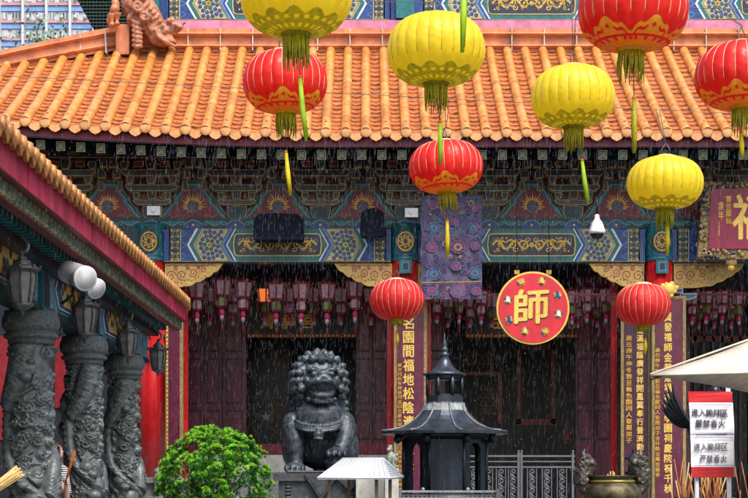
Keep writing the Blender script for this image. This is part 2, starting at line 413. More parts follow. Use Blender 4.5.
lb=lambda p:50+.155*(118-p)+.00022*(118-p)**2; lt=lambda p:25.5+.20*(118-p)+.0001*(118-p)**2
ridge_piece([-120+i*10 for i in range(25)]+[119],lb,lt,lambda p:31.9-.004*(118-p))
mb.prism([(x,z) for x,z in PX(mb,31.7).q([(116,24),(129,24),(129,54),(116,54)])],31.7,32.3,ridgem)
for px in [129.5]+[155+32.4*i for i in range(19)]:
    mb.prism(PX(mb,31.975).q(rect(px,px+1.0,28,50)),31.975,32.2,grout)
for px in (1,24,52,79,104,115):
    pts=PX(mb,31.7).q([(px,lt(px)+.5),(px+1.4,lt(px)+.5),(px+2.4,lb(px)),(px+1,lb(px))])
    mb.prism(pts,31.74,31.95,grout)
mb.build('ridge',hall)
mb=MB(); p=PX(mb,32.6); p.prism(rect(152,900,20,28.3),pinks,.2); mb.build('pink_cornice',hall)
# --- chiwen ridge dragon
def W3(px,py,D): return Vector(W(px,py,D))
Dq=31.75
def dragon(m):
    P=[W3(x,y,Dq+d) for x,y,d in ((150,-22,.25),(140,-14,.2),(132,-4,.1),(134,6,.05),(144,10,0),(150,18,0),(154,27,-.02),(160,36,-.05),(168,40,-.05))]
    m.tube(P,[.12,.2,.27,.3,.3,.27,.25,.25,.18],ridgem,14)
    for (x,y,r,d) in ((130,8,.15,0),(140,-2,.2,-.1),(146,22,.2,-.05),(134,19,.16,-.02),(158,26,.12,-.12)): m.ball(W3(x,y,Dq-.08+d),(r,r*.8,r),ridgem,12,8)
    # spiral curls
    for (x,y,r) in ((138,6,6),(145,16,5),(139,-4,5)):
        pp=[W3(a,b,Dq-.32) for a,b in spiral(x,y,r,1.5,0,1,16)]; m.tube(pp,[.05]*17,ridgem,6)
    # head: upper jaw, lower jaw, horns, crest, whiskers
    m.tube([W3(160,34,Dq-.1),W3(168,30,Dq-.12),W3(176,28,Dq-.12),(W3(183,26,Dq-.1))],[.22,.16,.12,.04],ridgem,10)
    m.tube([W3(162,38,Dq-.1),W3(169,40,Dq-.12),W3(176,43,Dq-.12)],[.2,.13,.04],ridgem,10)
    m.tube([W3(166,28,Dq-.15),W3(171,22,Dq-.15),W3(173,17,Dq-.1)],[.1,.07,.03],ridgem,8)
    m.tube([W3(163,28,Dq),W3(160,20,Dq),W3(157,14,Dq)],[.1,.08,.02],ridgem,8)
    m.tube([W3(170,24,Dq-.2),W3(178,26,Dq-.2),W3(186,22,Dq-.2)],[.07,.07,.02],ridgem,8)
    m.ball(W3(169,21,Dq-.25),.07,ridgem)
    m.ball(W3(180,27,Dq-.2),.07,ridgem)
    for i in range(7):
        a=i/6; m.tube([W3(155+a*6,30+a*8,Dq-.25),W3(160+a*8,39+a*4,Dq-.28),W3(165+a*12,44+a*3,Dq-.2)],[.07,.055,.015],ridgem,6)
    for i in range(6):
        m.tube([W3(143-i*.5,20+i*4,Dq-.2),W3(135-i*.3,25+i*4.2,Dq-.2),W3(129.5,23+i*4.6,Dq-.12)] if False else [W3(132,20+i*5,Dq-.2),W3(137,24+i*4.6,Dq-.25),W3(143,25+i*4.3,Dq-.2)],[.03,.06,.03],ridgem,6)
    for i in range(7): m.tube([W3(143+i*3.2,8+i*4.4,Dq-.25),W3(147+i*3.2,5+i*4.2,Dq-.3),W3(151+i*3,1+i*4.2,Dq-.15)],[.05,.035,.008],ridgem,6)
    rr=random.Random(3)
    for i in range(60):
        t=rr.random(); x=136+24*t+rr.uniform(-6,6); y=-6+44*t+rr.uniform(-4,4); m.ball(W3(x,y,Dq-.23),.045,ridgem,6,5)
solid('ridge_dragon',[dragon],mat('weathered terracotta','#b87a5c',.55,var=.45,scale=9,bump=.5,bscale=40),.018,hall,1)
mb=MB()
for x,y,h in ((117,25,12),(112,26,10)):
    c=W(x,y,31.5); s=h/12*.02*12
    mb.lathe([(.06,0),(.05,.05),(.03,.1),(.06,.16),(.09,.22),(.095,.24),(.0,.25)],c,ridgem,10)
c=W(112,27,31.6)
mb.tube([c,W(111,20,31.6),W(113,13,31.6),W(116,5,31.6),W(114,-4,31.6)],[.07,.1,.08,.09,.06],ridgem,8)
mb.ball(W(115,9,31.5),.1,ridgem); mb.build('ridge_figures',hall)
# --- painted beam pattern
def cart_poly(cx,hw,y0,y1,r=3.2):
    P=[(cx-hw+r,y0),(cx+hw-r,y0)]
    for a in (-70,-30,10): P.append((cx+hw-r+ r*.7+r*.5*math.cos(R(a)),y0+r*.9+r*.6*math.sin(R(a))))
    P+= [(cx+hw+1.5,(y0+y1)/2)]
    for a in (-10,30,70): P.append((cx+hw-r+ r*.7+r*.5*math.cos(R(a)),y1-r*.9+r*.6*math.sin(R(a))))
    P+=[(cx+hw-r,y1),(cx-hw+r,y1)]
    Q=[(2*cx-x,y) for x,y in P[2:-2]][::-1]
    return P+Q
def painted_bay(mb,cx,half,y0,y1,D):
    p=PX(mb,D); h=y1-y0; my=(y0+y1)/2; H=h/2
    p.prism(rect(cx-half,cx+half,y0,y1),teal,.3)
    p.flat(rect(cx-half,cx+half,y0,y0+1),navy,-.004); 
    p.rib([(cx-half,y1-.6),(cx+half,y1-.6)],.9,goldd,-.005)
    e=-.004
    for s in (-1,1):
        X=lambda a:cx+s*a
        def chev(a,w,m,dy): # band whose tip (mid height) is at a, pointing outwards
            t=9
            p.flat([(X(a),my),(X(a-t),y0+.6),(X(a-t-w),y0+.6),(X(a-w),my),(X(a-t-w),y1-.9),(X(a-t),y1-.9)],m,dy)
        # outer strip with squares
        x1=half; 
        p.flat(rect(X(x1),X(half-6),y0,y1),blue,e)
        p.flat(rect(X(half-5),X(half-17),y0+.6,y1-.9),cream,e); p.flat(rect(X(half-6),X(half-16),y0+1.4,y1-1.7),teald,e*1.6)
        for i in range(3):
            yy=y0+h*(i+.5)/3; p.disc(X(half-11),yy,h/9,goldd,e*2.2,4); p.disc(X(half-11),yy,h/15,teald,e*3,4)
            for a in range(4): p.disc(X(half-11)+h/8*math.cos(a*PI/2+.78),yy+h/8*math.sin(a*PI/2+.78),h/26,cream,e*2.4,6)
        p.flat(rect(X(half-17),X(half-38),y0+.6,y1-.9),blue,e)
        for i in range(3):
            yy=y0+h*(i+.5)/3; p.rib([(X(half-18),yy-3),(X(half-23),yy),(X(half-18),yy+3)],1.0,lblue,e*2)
        o=half-20; sc=(half-20)/94.0
        T=86*sc
        chev(T+5,2.2,white,e*2); chev(T+2.8,4.2,teal,e*2); chev(T-1.4,1.4,cream,e*2.5)
        # flower hexagon
        hexp=[(X(T-3),my),(X(T-12),y0+1),(X(T-37),y0+1),(X(T-28),my),(X(T-37),y1-1.2),(X(T-12),y1-1.2)]
        p.flat(hexp,cream,e*2)
        def inside(x,y,mg):
            a=s*(x-cx); f=abs(y-my)/H; return a< T-3-9*f-mg and a> T-28-9*f+mg and abs(y-my)<H-1-mg
        for (c0,rings) in ((T-17.5,((0,1),(4.6,6),(9,12),(13.4,18),(17.6,24)),),):
            for rr,cnt in rings:
                for i in range(cnt):
                    a=2*PI*i/cnt+.25*rr; x=X(c0)+rr*math.cos(a)*.98; y=my+rr*math.sin(a)
                    r0=2.15*h/34
                    if inside(x,y,r0*.8):
                        p.disc(x,y,r0,blue if int(rr)%2 else teal,e*3,8); p.disc(x,y,r0*.62,navy if int(rr)%2 else teald,e*3.6,8); p.disc(x,y,r0*.3,lblue,e*4.1,6)
        p.disc(X(T-17.5),my,2.6*h/34,gold,e*4.5,8); p.disc(X(T-17.5),my,1.2*h/34,maroon,e*5.2,6)
        p.rib([(X(T-3),my),(X(T-12),y0+1),(X(T-37),y0+1),(X(T-28),my),(X(T-37),y1-1.2),(X(T-12),y1-1.2),(X(T-3),my)],.8,goldd,e*3)
        chev(T-29,2.6,lblue,e*2.4); chev(T-31.6,2.4,blue,e*2.8); chev(T-34,1.5,white,e*3.1); 
    sc=(half-20)/94.0; hw=43*sc
    cp=cart_poly(cx,hw,y0+h*.16,y1-h*.17); p.flat(cp,goldb,e*2)
    p.mb.flat(inset(p.q(cp),.9*p.k),D+e*3,navy)
    for s in (-1,1):
        for i in range(9):
            q=(3.0,2.2,3.4)[i%3]*h/34; p.rib(spiral(cx+s*(4+i*4.2),my+h*.13*(1 if i%2 else -1),q,1.1,i*1.9,1 if i%2 else -1,12),.75,(goldb,gold,tealp)[i%3],e*3.5)
        for (ox,r,a0,dd) in ((9,5,PI,1),(20,6.2,0,-1),(30,4.6,PI,1)):
            r*=h/34
            p.rib([(cx+s*(ox+ (x-0)),my+y) for x,y in spiral(0,0,r,1.2,a0,dd,16)],1.3,gold,e*4)
        p.rib([(cx+s*(3+i*3),my+4.5*h/34*math.sin(i*1.05)) for i in range(13)],1.9*h/34,gold,e*4.6)
        for i in range(12):
            p.disc(cx+s*(4+i*3),my+h*.2*math.sin(i*2.3+1),.85*h/34,goldb if i%3 else maroon,e*5,6)
    p.disc(cx,my,2.6*h/34,gold,e*5,8)
BEAM=[(277.5,113.5),(531.5,113.5),(785.5,113.5)]
for cx,hf in BEAM:
    mb=MB(); painted_bay(mb,cx,hf,228,262,29.85); mb.build('painted_beam',hall)
mb=MB(); p=PX(mb,29.85); p.prism(rect(-120,150,228,262),teald,.3); mb.build('painted_beam',hall)
for cx,hf in BEAM:
    mb=MB(); painted_bay(mb,cx+(-1 if cx<500 else 0),hf,-13,20,33.4); mb.build('upper_painted_beam',hall)
mb=MB(); mb.M=None
for c in (151,405,659):
    mb=MB(); q=PX(mb,33.3); q.prism(rect(c-14,c+14,-14,20),blue,.3); q.prism(rect(c-9,c+9,-14,20),teal,.2,-.15); mb.build('upper_column_head',hall)
mb=MB(); p=PX(mb,33.75); p.prism(rect(112,900,-160,60),navyd,.4)
mb.build('upper_wall',hall)
# dark green latticed gable seen behind the ridge corner
mb=MB(); p=PX(mb,33.2); q=PX(mb,33.12)
p.prism([(71,-12),(132,-12),(132,34),(96,34)],teald,.15)
for i in range(14):
    y=-12+i*3.4; q.prism(rect(max(72,72+(i*3.4)*.54),132,y,y+1.1),mat('dark green lattice','#1c3a30',.5),.06)
for i in range(18):
    x=73+i*3.3
    q.prism(rect(x,x+.9,-12,min(34,-12+(x-71)*1.85) if x<96 else 34),mat('dark green lattice','#1c3a30',.5),.05,.02)
mb.build('gable_lattice',hall)
# --- dougong zone, paint colours darkened to deepen the eave shade
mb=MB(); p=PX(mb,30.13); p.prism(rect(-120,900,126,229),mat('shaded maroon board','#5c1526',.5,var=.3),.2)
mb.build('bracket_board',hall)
mb=MB(); p=PX(mb,29.62); p.prism(rect(-120,900,146,158),navyd,.5)
p.rib([(-120,157.4),(900,157.4)],.9,goldd,-.004); p.rib([(-120,146.6),(900,146.6)],.6,goldd,-.004)
i=0
x=-40
while x<880:
    for dy_,w_ in ((-2.5,3),(0,5),(2.5,6.5)): p.disc(x,151.5+dy_,w_,mat('brown gilt','#7a4c22',.5,.1,var=.3),-.005-abs(dy_)*.001,10,.22)
    x+=28.3
mb.build('bracket_purlin',hall)
goldo=mat('gold line','#b99a66',.5,.1,var=.2,scale=20)
def bracket_mb():
    mb=MB(); 
    def E(pts,D,fill=navy,th=.35):
        p=PX(mb,D); p.outl([(VX+x,y) for x,y in pts],goldo,fill,.75,th)
    def arm(hw,y0,y1,D,fill):
        E([(-hw,y0),(hw,y0),(hw,y0+(y1-y0)*.35),(hw-2,y0+(y1-y0)*.75),(hw-5.5,y1),(-hw+5.5,y1),(-hw+2,y0+(y1-y0)*.75),(-hw,y0+(y1-y0)*.35)],D,fill)
    def dou(x,w,y0,y1,D,fill):
        E([(x-w,y0),(x+w,y0),(x+w,y0+(y1-y0)*.5),(x+w-1.4,y1),(x-w+1.4,y1),(x-w,y0+(y1-y0)*.5)],D,fill)
    E([(-10,206),(10,206),(10,213),(7.5,218.5),(-7.5,218.5),(-10,213)],29.99,teald)
    E([(-4.4,192),(4.4,192),(4.4,206),(-4.4,206)],29.97,navy)
    arm(19,199.5,205,29.93,navy)
    for x in (-15.5,15.5): dou(x,3.4,192,199,29.91,teald)
    dou(0,4.6,190,199,29.88,navyd)
    arm(26,184.5,191,29.85,teald)
    for x in (-21.5,21.5): dou(x,3.8,176,184,29.83,navy)
    for x in (-9,9): E([(x-3.2,193.5),(x+3.2,193.5),(x+3.2,198.5),(x-3.2,198.5)],30.06,maroon,.05)
    dou(0,4.6,175,184,29.80,navy)
    arm(30,169.5,176,29.77,navy)
    for x in (-26.5,26.5): dou(x,3.9,161,169,29.75,teald)
    dou(0,4.8,158.5,169,29.70,navyd)
    for s in (-1,1):
        E([(s*30,191),(s*36,191),(s*36,186),(s*34,181),(s*30,181)],30.03,navy,.2)
        E([(s*31,178),(s*39,178),(s*39,172),(s*36,168),(s*31,168)],29.85,teald,.2)
        E([(s*34,167),(s*41.5,167),(s*41.5,158.5),(s*34,158.5)],29.75,navy,.2)
        E([(s*8,167),(s*18,167),(s*18,161),(s*8,161)],29.9,maroon,.1)
    # cantilever nose
    p=PX(mb,29.3); 
    return mb
BR=[-19,66,151,236,320.5,405,490,574.5,659,743.5]
bm=bracket_mb(); first=None
for c in BR:
    if first is None: first=o=bm.build('bracket_set',hall)
    else: o=first.copy(); COL.objects.link(o)
    o.location=((c-VX)*29.8/F,0,0)
def tri_mb():
    mb=MB(); p=PX(mb,30.05)
    prof=[(8.5,180),(9.5,185),(13.5,189),(16,194),(20,198),(21,203),(26,207),(29,212),(35,218)]
    def sh(d,yt): return [(VX-w+d,max(y,yt)) for w,y in prof if w-d>0][::-1]+[(VX+w-d,max(y,yt)) for w,y in prof if w-d>0]
    p.prism(sh(-3,0),teald,.06); p.flat(sh(-1.6,180.5),goldd,-.003); p.flat(sh(-.9,181),teald,-.006); p.flat(sh(2.2,184),tealp,-.009); p.flat(sh(3.4,185),teal,-.012); p.flat(sh(5.6,187.5),mat('slate violet','#5a4a68',.5),-.015); p.flat(sh(6.6,188.5),maroon,-.018)
    cy=206.5
    for i in range(15):
        a=PI*(-.12+1.24*i/14); L=11+ (2 if i%2 else 0)
        dx,dy=math.cos(a),-math.sin(a)
        p.flat([(VX+4.5*dx-1.1*dy,cy+4.5*dy+1.1*dx),(VX+L*dx,cy+L*dy-.8),(VX+4.5*dx+1.1*dy,cy+4.5*dy-1.1*dx)],gold,-.021)
    p.disc(VX,cy,6.6,goldd,-.023,14); p.disc(VX,cy,5.6,maroon,-.026,14)
    for x,y in ((0,-2.6),(-2.9,2),(2.9,2)): p.disc(VX+x,cy+y,2.7,lblue,-.029,10); p.disc(VX+x,cy+y,2.1,navy,-.032,10)
    for s in (-1,1): p.rib([(VX+s*(11+i*2.2),216.2-1.6*math.sin(i*1.3)) for i in range(7)],.7,goldd,-.021)
    return mb
tm=tri_mb(); first=None
for a,b in zip(BR[:-1],BR[1:]):
    if first is None: first=o=tm.build('flame_panel',hall)
    else: o=first.copy(); COL.objects.link(o)
    o.location=(((a+b)/2-VX)*30.12/F,0,0)
mb=MB(); p=PX(mb,29.98); p.prism(rect(-120,900,218,228.4),teald,.2)
for i in range(-5,37):
    c=151+21.15*i; up=i%2==0
    if up:
        P=[(c-10+20*t/10,225.5-5.5*math.sin(PI*t/10)) for t in range(11)]
        p.flat([(c-10,228)]+P+[(c+10,228)],blue,-.004); p.rib(P,.9,tealp,-.008); p.disc(c,225,1.2,goldb,-.008,6); 
        P2=[(c-7+14*t/10,226.5-3.8*math.sin(PI*t/10)) for t in range(11)]; p.rib(P2,.6,navy,-.006)
        for s in (-1,1): p.rib([(c+s*(12+x),224+y) for x,y in spiral(0,0,2.6,1,PI,1,10)],.8,tealp,-.009)
    else:
        P=[(c-8+16*t/10,221+4.5*math.sin(PI*t/10)) for t in range(11)]
        p.flat(P,teal,-.005); p.rib(P,.8,tealp,-.008)
mb.build('wave_border',hall)
# --- columns
for ci,c in enumerate((151,405,659)):
    cx=(c-VX)*.02; zt=EYE+(VY-225)*.02; zb=EYE+(VY-262)*.02
    mb=MB(); mb.lathe([(.27,.9-zb),(.27,0)],(cx,30,zb),red,28)
    col=mb.build('column',hall)
    mb=MB(); mb.lathe([(.285,0),(.30,.03),(.285,.06),(.283,zt-zb-.09),(.305,zt-zb-.05),(.29,zt-zb)],(cx,30,zb),teal,28)
    mb.lathe([(.287,0),(.287,.04)],(cx,30,zb+.07),blue,28,cap=False)
    yf=29.70; zc=(zt+zb)/2
    mb.prism([(cx+.19*math.cos(2*PI*i/8+.39)*(1.05),zc+.25*math.sin(2*PI*i/8+.39)) for i in range(8)],yf,yf+.2,teald)
    mb.flat([(cx+.165*math.cos(2*PI*i/12),zc+.2*math.sin(2*PI*i/12)) for i in range(12)],yf-.005,gold)
    mb.flat([(cx+.14*math.cos(2*PI*i/12),zc+.17*math.sin(2*PI*i/12)) for i in range(12)],yf-.009,teald)
    rr=random.Random(ci)
    for i in range(9):
        a=i*.75; mb.ribbon([(cx+x,zc+y) for x,y in spiral(.075*math.cos(a),.09*math.sin(a),.045,1,a,1,8)],.022,yf-.014,gold)
    mb.build('capital',col)
    mb=MB(); mb.prism([(cx-.12,zb-.27),(cx+.12,zb-.27),(cx+.12,zb),(cx-.12,zb)],29.66,29.7,teal); mb.flat([(cx-.08,zb-.23),(cx+.08,zb-.23),(cx+.08,zb-.04),(cx-.08,zb-.04)],29.655,lblue); mb.flat([(cx-.05,zb-.2),(cx+.05,zb-.2),(cx+.05,zb-.07),(cx-.05,zb-.07)],29.65,teald)
    mb.build('hanging_tablet',col)
# --- gold corner brackets
def gold_bracket(c,s,a,b):
    mb=MB(); p=PX(mb,29.93)
    L=b-a; X=lambda t:c+s*(a+t)
    bot=[(0,24.5),(6,25),(12,23.5)]
    out=[(X(0),263.5),(X(L),263.5),(X(L-2),266)]
    for i,(t0,t1,y0,y1) in enumerate(((L-2,L-9,266,272),(L-9,L-17,272,277),(L-17,L-27,277,282),(L-27,L-38,282,286),(L-38,0,286,286.5))):
        n=6
        for j in range(n+1):
            u=j/n; x=t0+(t1-t0)*u; y=y0+(y1-y0)*u+1.6*math.sin(PI*u)
            if x>=0: out.append((X(x),y))
    out.append((X(0),286.5))
    cl=[];
    for q in out:
        if not cl or math.hypot(q[0]-cl[-1][0],q[1]-cl[-1][1])>.05: cl.append(q)
    p.outl(cl,goldb,goldp,.9,.1)
    cr=mat('crimson scroll','#a8323c',.5)
    for i,(t,y,r) in enumerate(((6,276,5.5),(17,275,5.3),(28,272.5,4.6),(38,269.5,3.4),(11,268.5,2.6),(23,267.5,2.2),(33,267,2))):
        if t+r<L: p.rib(spiral(X(t),y,r,1.5,i*1.3,1 if i%2 else -1,22),.8,cr,-.009)
    p.rib([(X(2+i*(L-8)/24),265.3+.5*math.sin(i*1.7)) for i in range(25)],.8,cr,-.008)
    for i in range(12):
        t=3+i*3.4; 
        if t<L-6: p.disc(X(t),284-(t/L)**1.5*14+1.2*math.sin(i*2),.8,cr,-.009,5)
    mb.build('gold_corner_bracket',hall)
    mb=MB(); p=PX(mb,29.9); p.outl(rect(X(-.5)-0,X(9),288,293),white,blue,.7,.15); mb.build('painted_bracket_block',hall)
for c,s,a,b in ((151,1,14,72),(405,-1,13,71),(405,1,13,60),(659,-1,15,70),(659,1,15,86)): gold_bracket(c,s,a,b)
mb=MB(); p=PX(mb,29.95); p.outl([(680,293.5),(697,293.5),(696,297),(690,299.5),(680,299.5)],white,teal,.7,.15); mb.build('painted_bracket_block',hall)
# --- couplet boards
def board(c0,c1,y0,y1,D,main,mx,my0,sp,cw,small=None,sx=None,sy0=0,ssp=3.2,fill=purple,edge=olive):
    mb=MB(); p=PX(mb,D); p.prism(rect(c0,c1,y0,y1),edge,.09); p.flat(rect(c0+1.1,c1-1.1,y0+1,y1),goldd,-.003)
    b=None
    p.prism(rect(c0+3.2,c1-3.2,y0+3,y1-1),fill,.03,-.02)
    b=mb.build('couplet_board',hall)
    if not main: return b
    mb=MB(); p=PX(mb,D-.024)
    for i,ch in enumerate(main): put_char(p,ch,mx,my0+sp*i,cw,sp*.84,goldb)
    if small:
        for i,ch in enumerate(small): put_char(p,ch,sx,sy0+ssp*i,ssp*.9,ssp*.8,gold)
    mb.build('lettering',b)
    return b
sm1='歲次甲子孟春吉日園林景色勝洞天福地'
board(394,427,289,520,29.62,'名園間福地松陰連碧水長',408.5,323,14.1,10.5,'歲次丙辰年仲秋月吉日立'+sm1,397.5+2.2,365,4.6)
board(652,686,296,520,29.62,'賢發禧師金普道場禮興學園祠慶院祝千秋',668,317,10.1,7.6,'歲在庚午仲冬穀旦嗇色園同人敬題弟子合什敬立萬世馨香',657.6,350,5.2)
board(621,651,296,520,29.8,'龍滿福蔭廣發祥開鳳翼奉行普濟勸善',640,330,8.35,6.6,'歲在庚午仲冬穀旦嗇色園同人敬題弟子',629,338,6.4,fill=mat('dark purple board','#3c1430',.4,var=.2))
board(165.5,183,296,520,29.62,'',174,330,8,6,edge=olive)
mb=MB(); p=PX(mb,29.55)
for i in range(46): p.disc(167.2,322+i*4.3+random.uniform(-.3,.3),1.0,goldb,0,6); p.disc(166.6+random.uniform(0,1.4),324+i*4.3,.6,gold,-.002,5)
mb.build('gilt_beading',hall)
mb=MB(); mb.ball(W(669,289,29.5),(.14,.06,.13),goldb,8,6)
for i in range(14):
    a=i*2.4; r=3+i*.35; mb.ball(W(669+r*math.cos(a),289+r*.9*math.sin(a)+.03*r,29.5),(.055,.03,.055),goldb,7,5)
mb.build('gilt_flower',hall)
# red jambs
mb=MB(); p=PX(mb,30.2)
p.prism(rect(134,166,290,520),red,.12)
p.prism(rect(-60,134,290,520),mat('painted recess shade','#14131b',.6),.12,.03)  # flat near-black sheet paints in the shade; no recess is cut
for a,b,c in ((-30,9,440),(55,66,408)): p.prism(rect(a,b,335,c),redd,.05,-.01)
p.prism(rect(-60,134,262,335),mat('painted blue recess shade','#101828',.6),.05,-.02)  # dark blue sheet, shade put into its colour, flush with the wall
p.prism(rect(137,138,290,520),redd,.02,-.015)
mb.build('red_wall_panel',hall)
mb=MB(); p=PX(mb,30.6)
for a,b in ((183,188),(387,394),(427,431),(611,617)):
    mb=MB(); PX(mb,30.6).prism(rect(a,b,263,520),red,.1); mb.build('red_door_jamb',hall)
# red cloth tied round the column head
mb=MB(); p=PX(mb,29.6); p.prism([(145,321),(152,329),(159,330),(165,321.5),(166,331),(163,338),(166,352),(158,349),(155,352),(149,361),(147,350),(151,338),(146,332)],red,.08)
tag(mb.build('red_cloth'),'bright red cloth with pointed ears hung high beside the third dragon column','cloth')
# --- veranda: ceiling, platform, door wall
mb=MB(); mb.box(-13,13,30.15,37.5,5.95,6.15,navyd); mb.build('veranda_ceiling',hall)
mb=MB(); mb.box(-13,13,28.6,45,0,.9,stoneg); mb.box(-13,13,28.1,28.6,0,.6,stoneg); mb.box(-13,13,27.6,28.1,0,.3,stoneg); mb.build('platform',hall)
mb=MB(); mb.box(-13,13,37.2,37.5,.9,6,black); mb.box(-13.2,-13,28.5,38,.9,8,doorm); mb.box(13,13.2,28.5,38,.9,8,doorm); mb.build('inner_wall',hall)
Dd=33.0
def leaf(x0,x1,D=Dd,m=doorm,y0=262,y1=510):
    mb=MB(); p=PX(mb,D); p.prism(rect(x0,x1,y0,y1),m,.1)
    w=x1-x0
    for a,b in ((300,352),(358,404),(410,440)):
        p.prism(rect(x0+w*.14,x1-w*.14,a,b),doord,.03,-.02)
        p.prism(rect(x0+w*.2,x1-w*.2,a+2,b-2),m,.02,-.03)
    p.prism(rect(x0,x0+.8,y0,y1),doord,.02,-.03)
    mb.build('door_leaf',hall)
for a,b in ((186,204),(204.5,222),(222.5,246),(356,372),(372.5,388),(428,445),(575,594),(594.5,612),(680,690)): leaf(a,b)
mb=MB(); p=PX(mb,32.7)
for a,b in ((186,387),): p.prism(rect(a,b,455,472),stonel,.5); p.prism(rect(a,b,444,455),maroon,.3,.1)
p.prism(rect(a,b,472,512),stoneg,.4,-.1)
mb.build('stone_sill',hall)
mb=MB(); p=PX(mb,33.2)
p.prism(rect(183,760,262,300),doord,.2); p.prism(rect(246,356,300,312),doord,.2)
mb.build('lintel_board',hall)
# plaques over the doors
def plaque(x0,x1,txt,xs,D=32.9):
    mb=MB(); p=PX(mb,D); p.prism(rect(x0,x1,301,337.5),mat('orange brown frame','#8a3c22',.5,var=.4,scale=30),.1); p.prism(rect(x0+2,x1-2,303,334),black,.03,-.02)
    for i in range(int((x1-x0)/4)): p.disc(x0+2+i*4,335.8,1.1,gold,-.005,5)
    b=mb.build('door_plaque',hall)
    mb=MB(); p=PX(mb,D-.025)
    for ch,x in zip(txt,xs): put_char(p,ch,x,321,13,15,gold,0,.15)
    mb.build('lettering',b)
plaque(247,356,'清靜宮',(268,289,308)); plaque(466,578,'至善道心',(499,521,545,572))
# interior with gilt altar work
gi=mat('dim gilt','#5e4a20',.45,.3,var=.4,scale=12)
mb=MB(); p=PX(mb,35)
rr=random.Random(5)
def gilt(x0,x1,y0,y1,n):
    for i in range(n):
        x=rr.uniform(x0,x1); y=rr.uniform(y0,y1); r=rr.uniform(2,5)
        p.rib(spiral(x,y,r,1.2,rr.uniform(0,6),rr.choice((-1,1)),12),rr.uniform(.7,1.4),gi,-.02-rr.random()*.02)
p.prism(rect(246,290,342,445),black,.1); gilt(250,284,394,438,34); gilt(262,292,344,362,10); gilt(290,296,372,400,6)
p.disc(266,417,8,gi,-.05,16); p.disc(266,417,6.6,navy,-.055,16)
p.flat([(266+(5.5 if i%2==0 else 2.3)*math.sin(PI*i/5),417-(5.5 if i%2==0 else 2.3)*math.cos(PI*i/5)) for i in range(10)],mat('pale silver star','#a8b0b0',.4),-.06)
p.prism(rect(259,266,430,446),teald,.05,-.06)
mb.build('gilt_altar_screen',hall)
mb=MB(); p=PX(mb,34.5)
ob=mat('orange red lattice frame','#7c2f20',.5,var=.4,scale=25)
for a in (rect(517,521,345,424),rect(551,555,345,424),rect(517,555,345,349.5),rect(517,555,419,425),rect(498,502,375,424),rect(463,500,372,375)): p.prism(a,ob,.1)
for i in range(22):
    p.disc(519,348+i*3.5,.9,gi,-.01,5); p.disc(553,348+i*3.5,.9,gi,-.01,5)
for yy,x0,x1 in ((352,466,500),(360,466,500),(386,480,496),(394,480,496),(402,480,496),(410,480,496)):
    x=x0
    while x<x1:
        p.rib([(x,yy+4),(x+3,yy-3),(x+6,yy+4),(x,yy+4)],.8,gi,-.02); x+=6.5
for x in (566,590): p.prism([(x-4,440),(x-3,432),(x-1,428),(x-1,420),(x+1,420),(x+1,428),(x+3,432),(x+4,440)],ob,.08)
mb.build('lattice_screen',hall)
mb=MB(); p=PX(mb,34.6)
for i in range(9): p.prism(rect(694+i*9,697+i*9,300,510),doord,.1)
p.prism(rect(686,770,336,342),ob,.1)
for i in range(12): p.prism([(692+i*6,372),(695+i*6,366),(698+i*6,372),(695+i*6,378)],gi,.02,-.01)
mb.build('lattice_screen',hall)
# ================= SIDE PAVILION (left)
pav=thing('side_pavilion','long covered gallery on the left with pink eave board and carved dragon columns','gallery')
EX=-3.12; y0s,y1s=9.0,26.75
def sz(k,X): return EYE+k*X        # height seen at slope k from the lateral distance X
mb=MB(); md=MB()
n=int((y1s-y0s)/.262)
zc=sz(.957,3.12)
for i in range(n+1):
    y=y0s+i*.262
    mb.tube([(EX,y,zc),(EX-.9,y,zc+.42),(EX-3.6,y,zc+1.75)],[.068,.068,.068],sidecap,10)
    mb.ball((EX+.004,y,zc),(.03,.072,.072),sidecap,12,6)
    mb.ball((EX-.1,y,zc+.12),(.03,.03,.03),sidecap,6,4)
    # drip tile: pointed leaf facing the court
    ym=y+.131; z0=zc-.03
    pts=[(-.1,.02),(-.105,-.02),(-.06,-.06),(0,-.115),(.06,-.06),(.105,-.02),(.1,.02)]
    vs=[(EX+.01,ym+a,z0+b) for a,b in pts]+[(EX-.03,ym+a,z0+b) for a,b in pts]
    md.add(vs,[tuple(range(7)),tuple(range(13,6,-1))]+[(j,j+7,(j+1)%7+7,(j+1)%7) for j in range(7)],sidedark)
    md.add([(EX-.02,y+.05,zc-.01),(EX-3.6,y+.05,zc+1.68),(EX-3.6,y+.21,zc+1.68),(EX-.02,y+.21,zc-.01)],[(0,1,2,3)],sidedark)
mb.build('roll_tiles',pav); md.build('drip_tiles',pav)
mb=MB(); 
def slab(X0,Z0,X1,Z1,th,mt):
    mb.add([(X0,y0s,Z0),(X1,y0s,Z1),(X1,y1s,Z1),(X0,y1s,Z0),(X0,y0s,Z0-th),(X1,y0s,Z1-th),(X1,y1s,Z1-th),(X0,y1s,Z0-th)],[(0,3,2,1),(4,5,6,7),(0,1,5,4),(1,2,6,5),(2,3,7,6),(3,0,4,7)],mt)
slab(EX-.1,zc-.06,EX-3.6,zc+1.6,.08,teald)
mb.build('roof_slab',pav)
mb=MB()
zp1,zp0=sz(.925,3.2),sz(.826,3.2)
i=0; y=y0s
rr=random.Random(2)
while y<y1s:
    dx=rr.uniform(-.012,.012)
    mb.add([(EX-.08+dx,y,zp1),(EX-.08+dx,y+.235,zp1),(EX-.08+dx,y+.235,zp0),(EX-.08+dx,y,zp0),(EX-.14,y,zp1),(EX-.14,y+.235,zp1),(EX-.14,y+.235,zp0),(EX-.14,y,zp0)],[(0,3,2,1),(4,5,6,7),(0,1,5,4),(1,2,6,5),(2,3,7,6),(3,0,4,7)],pinkf); y+=.24
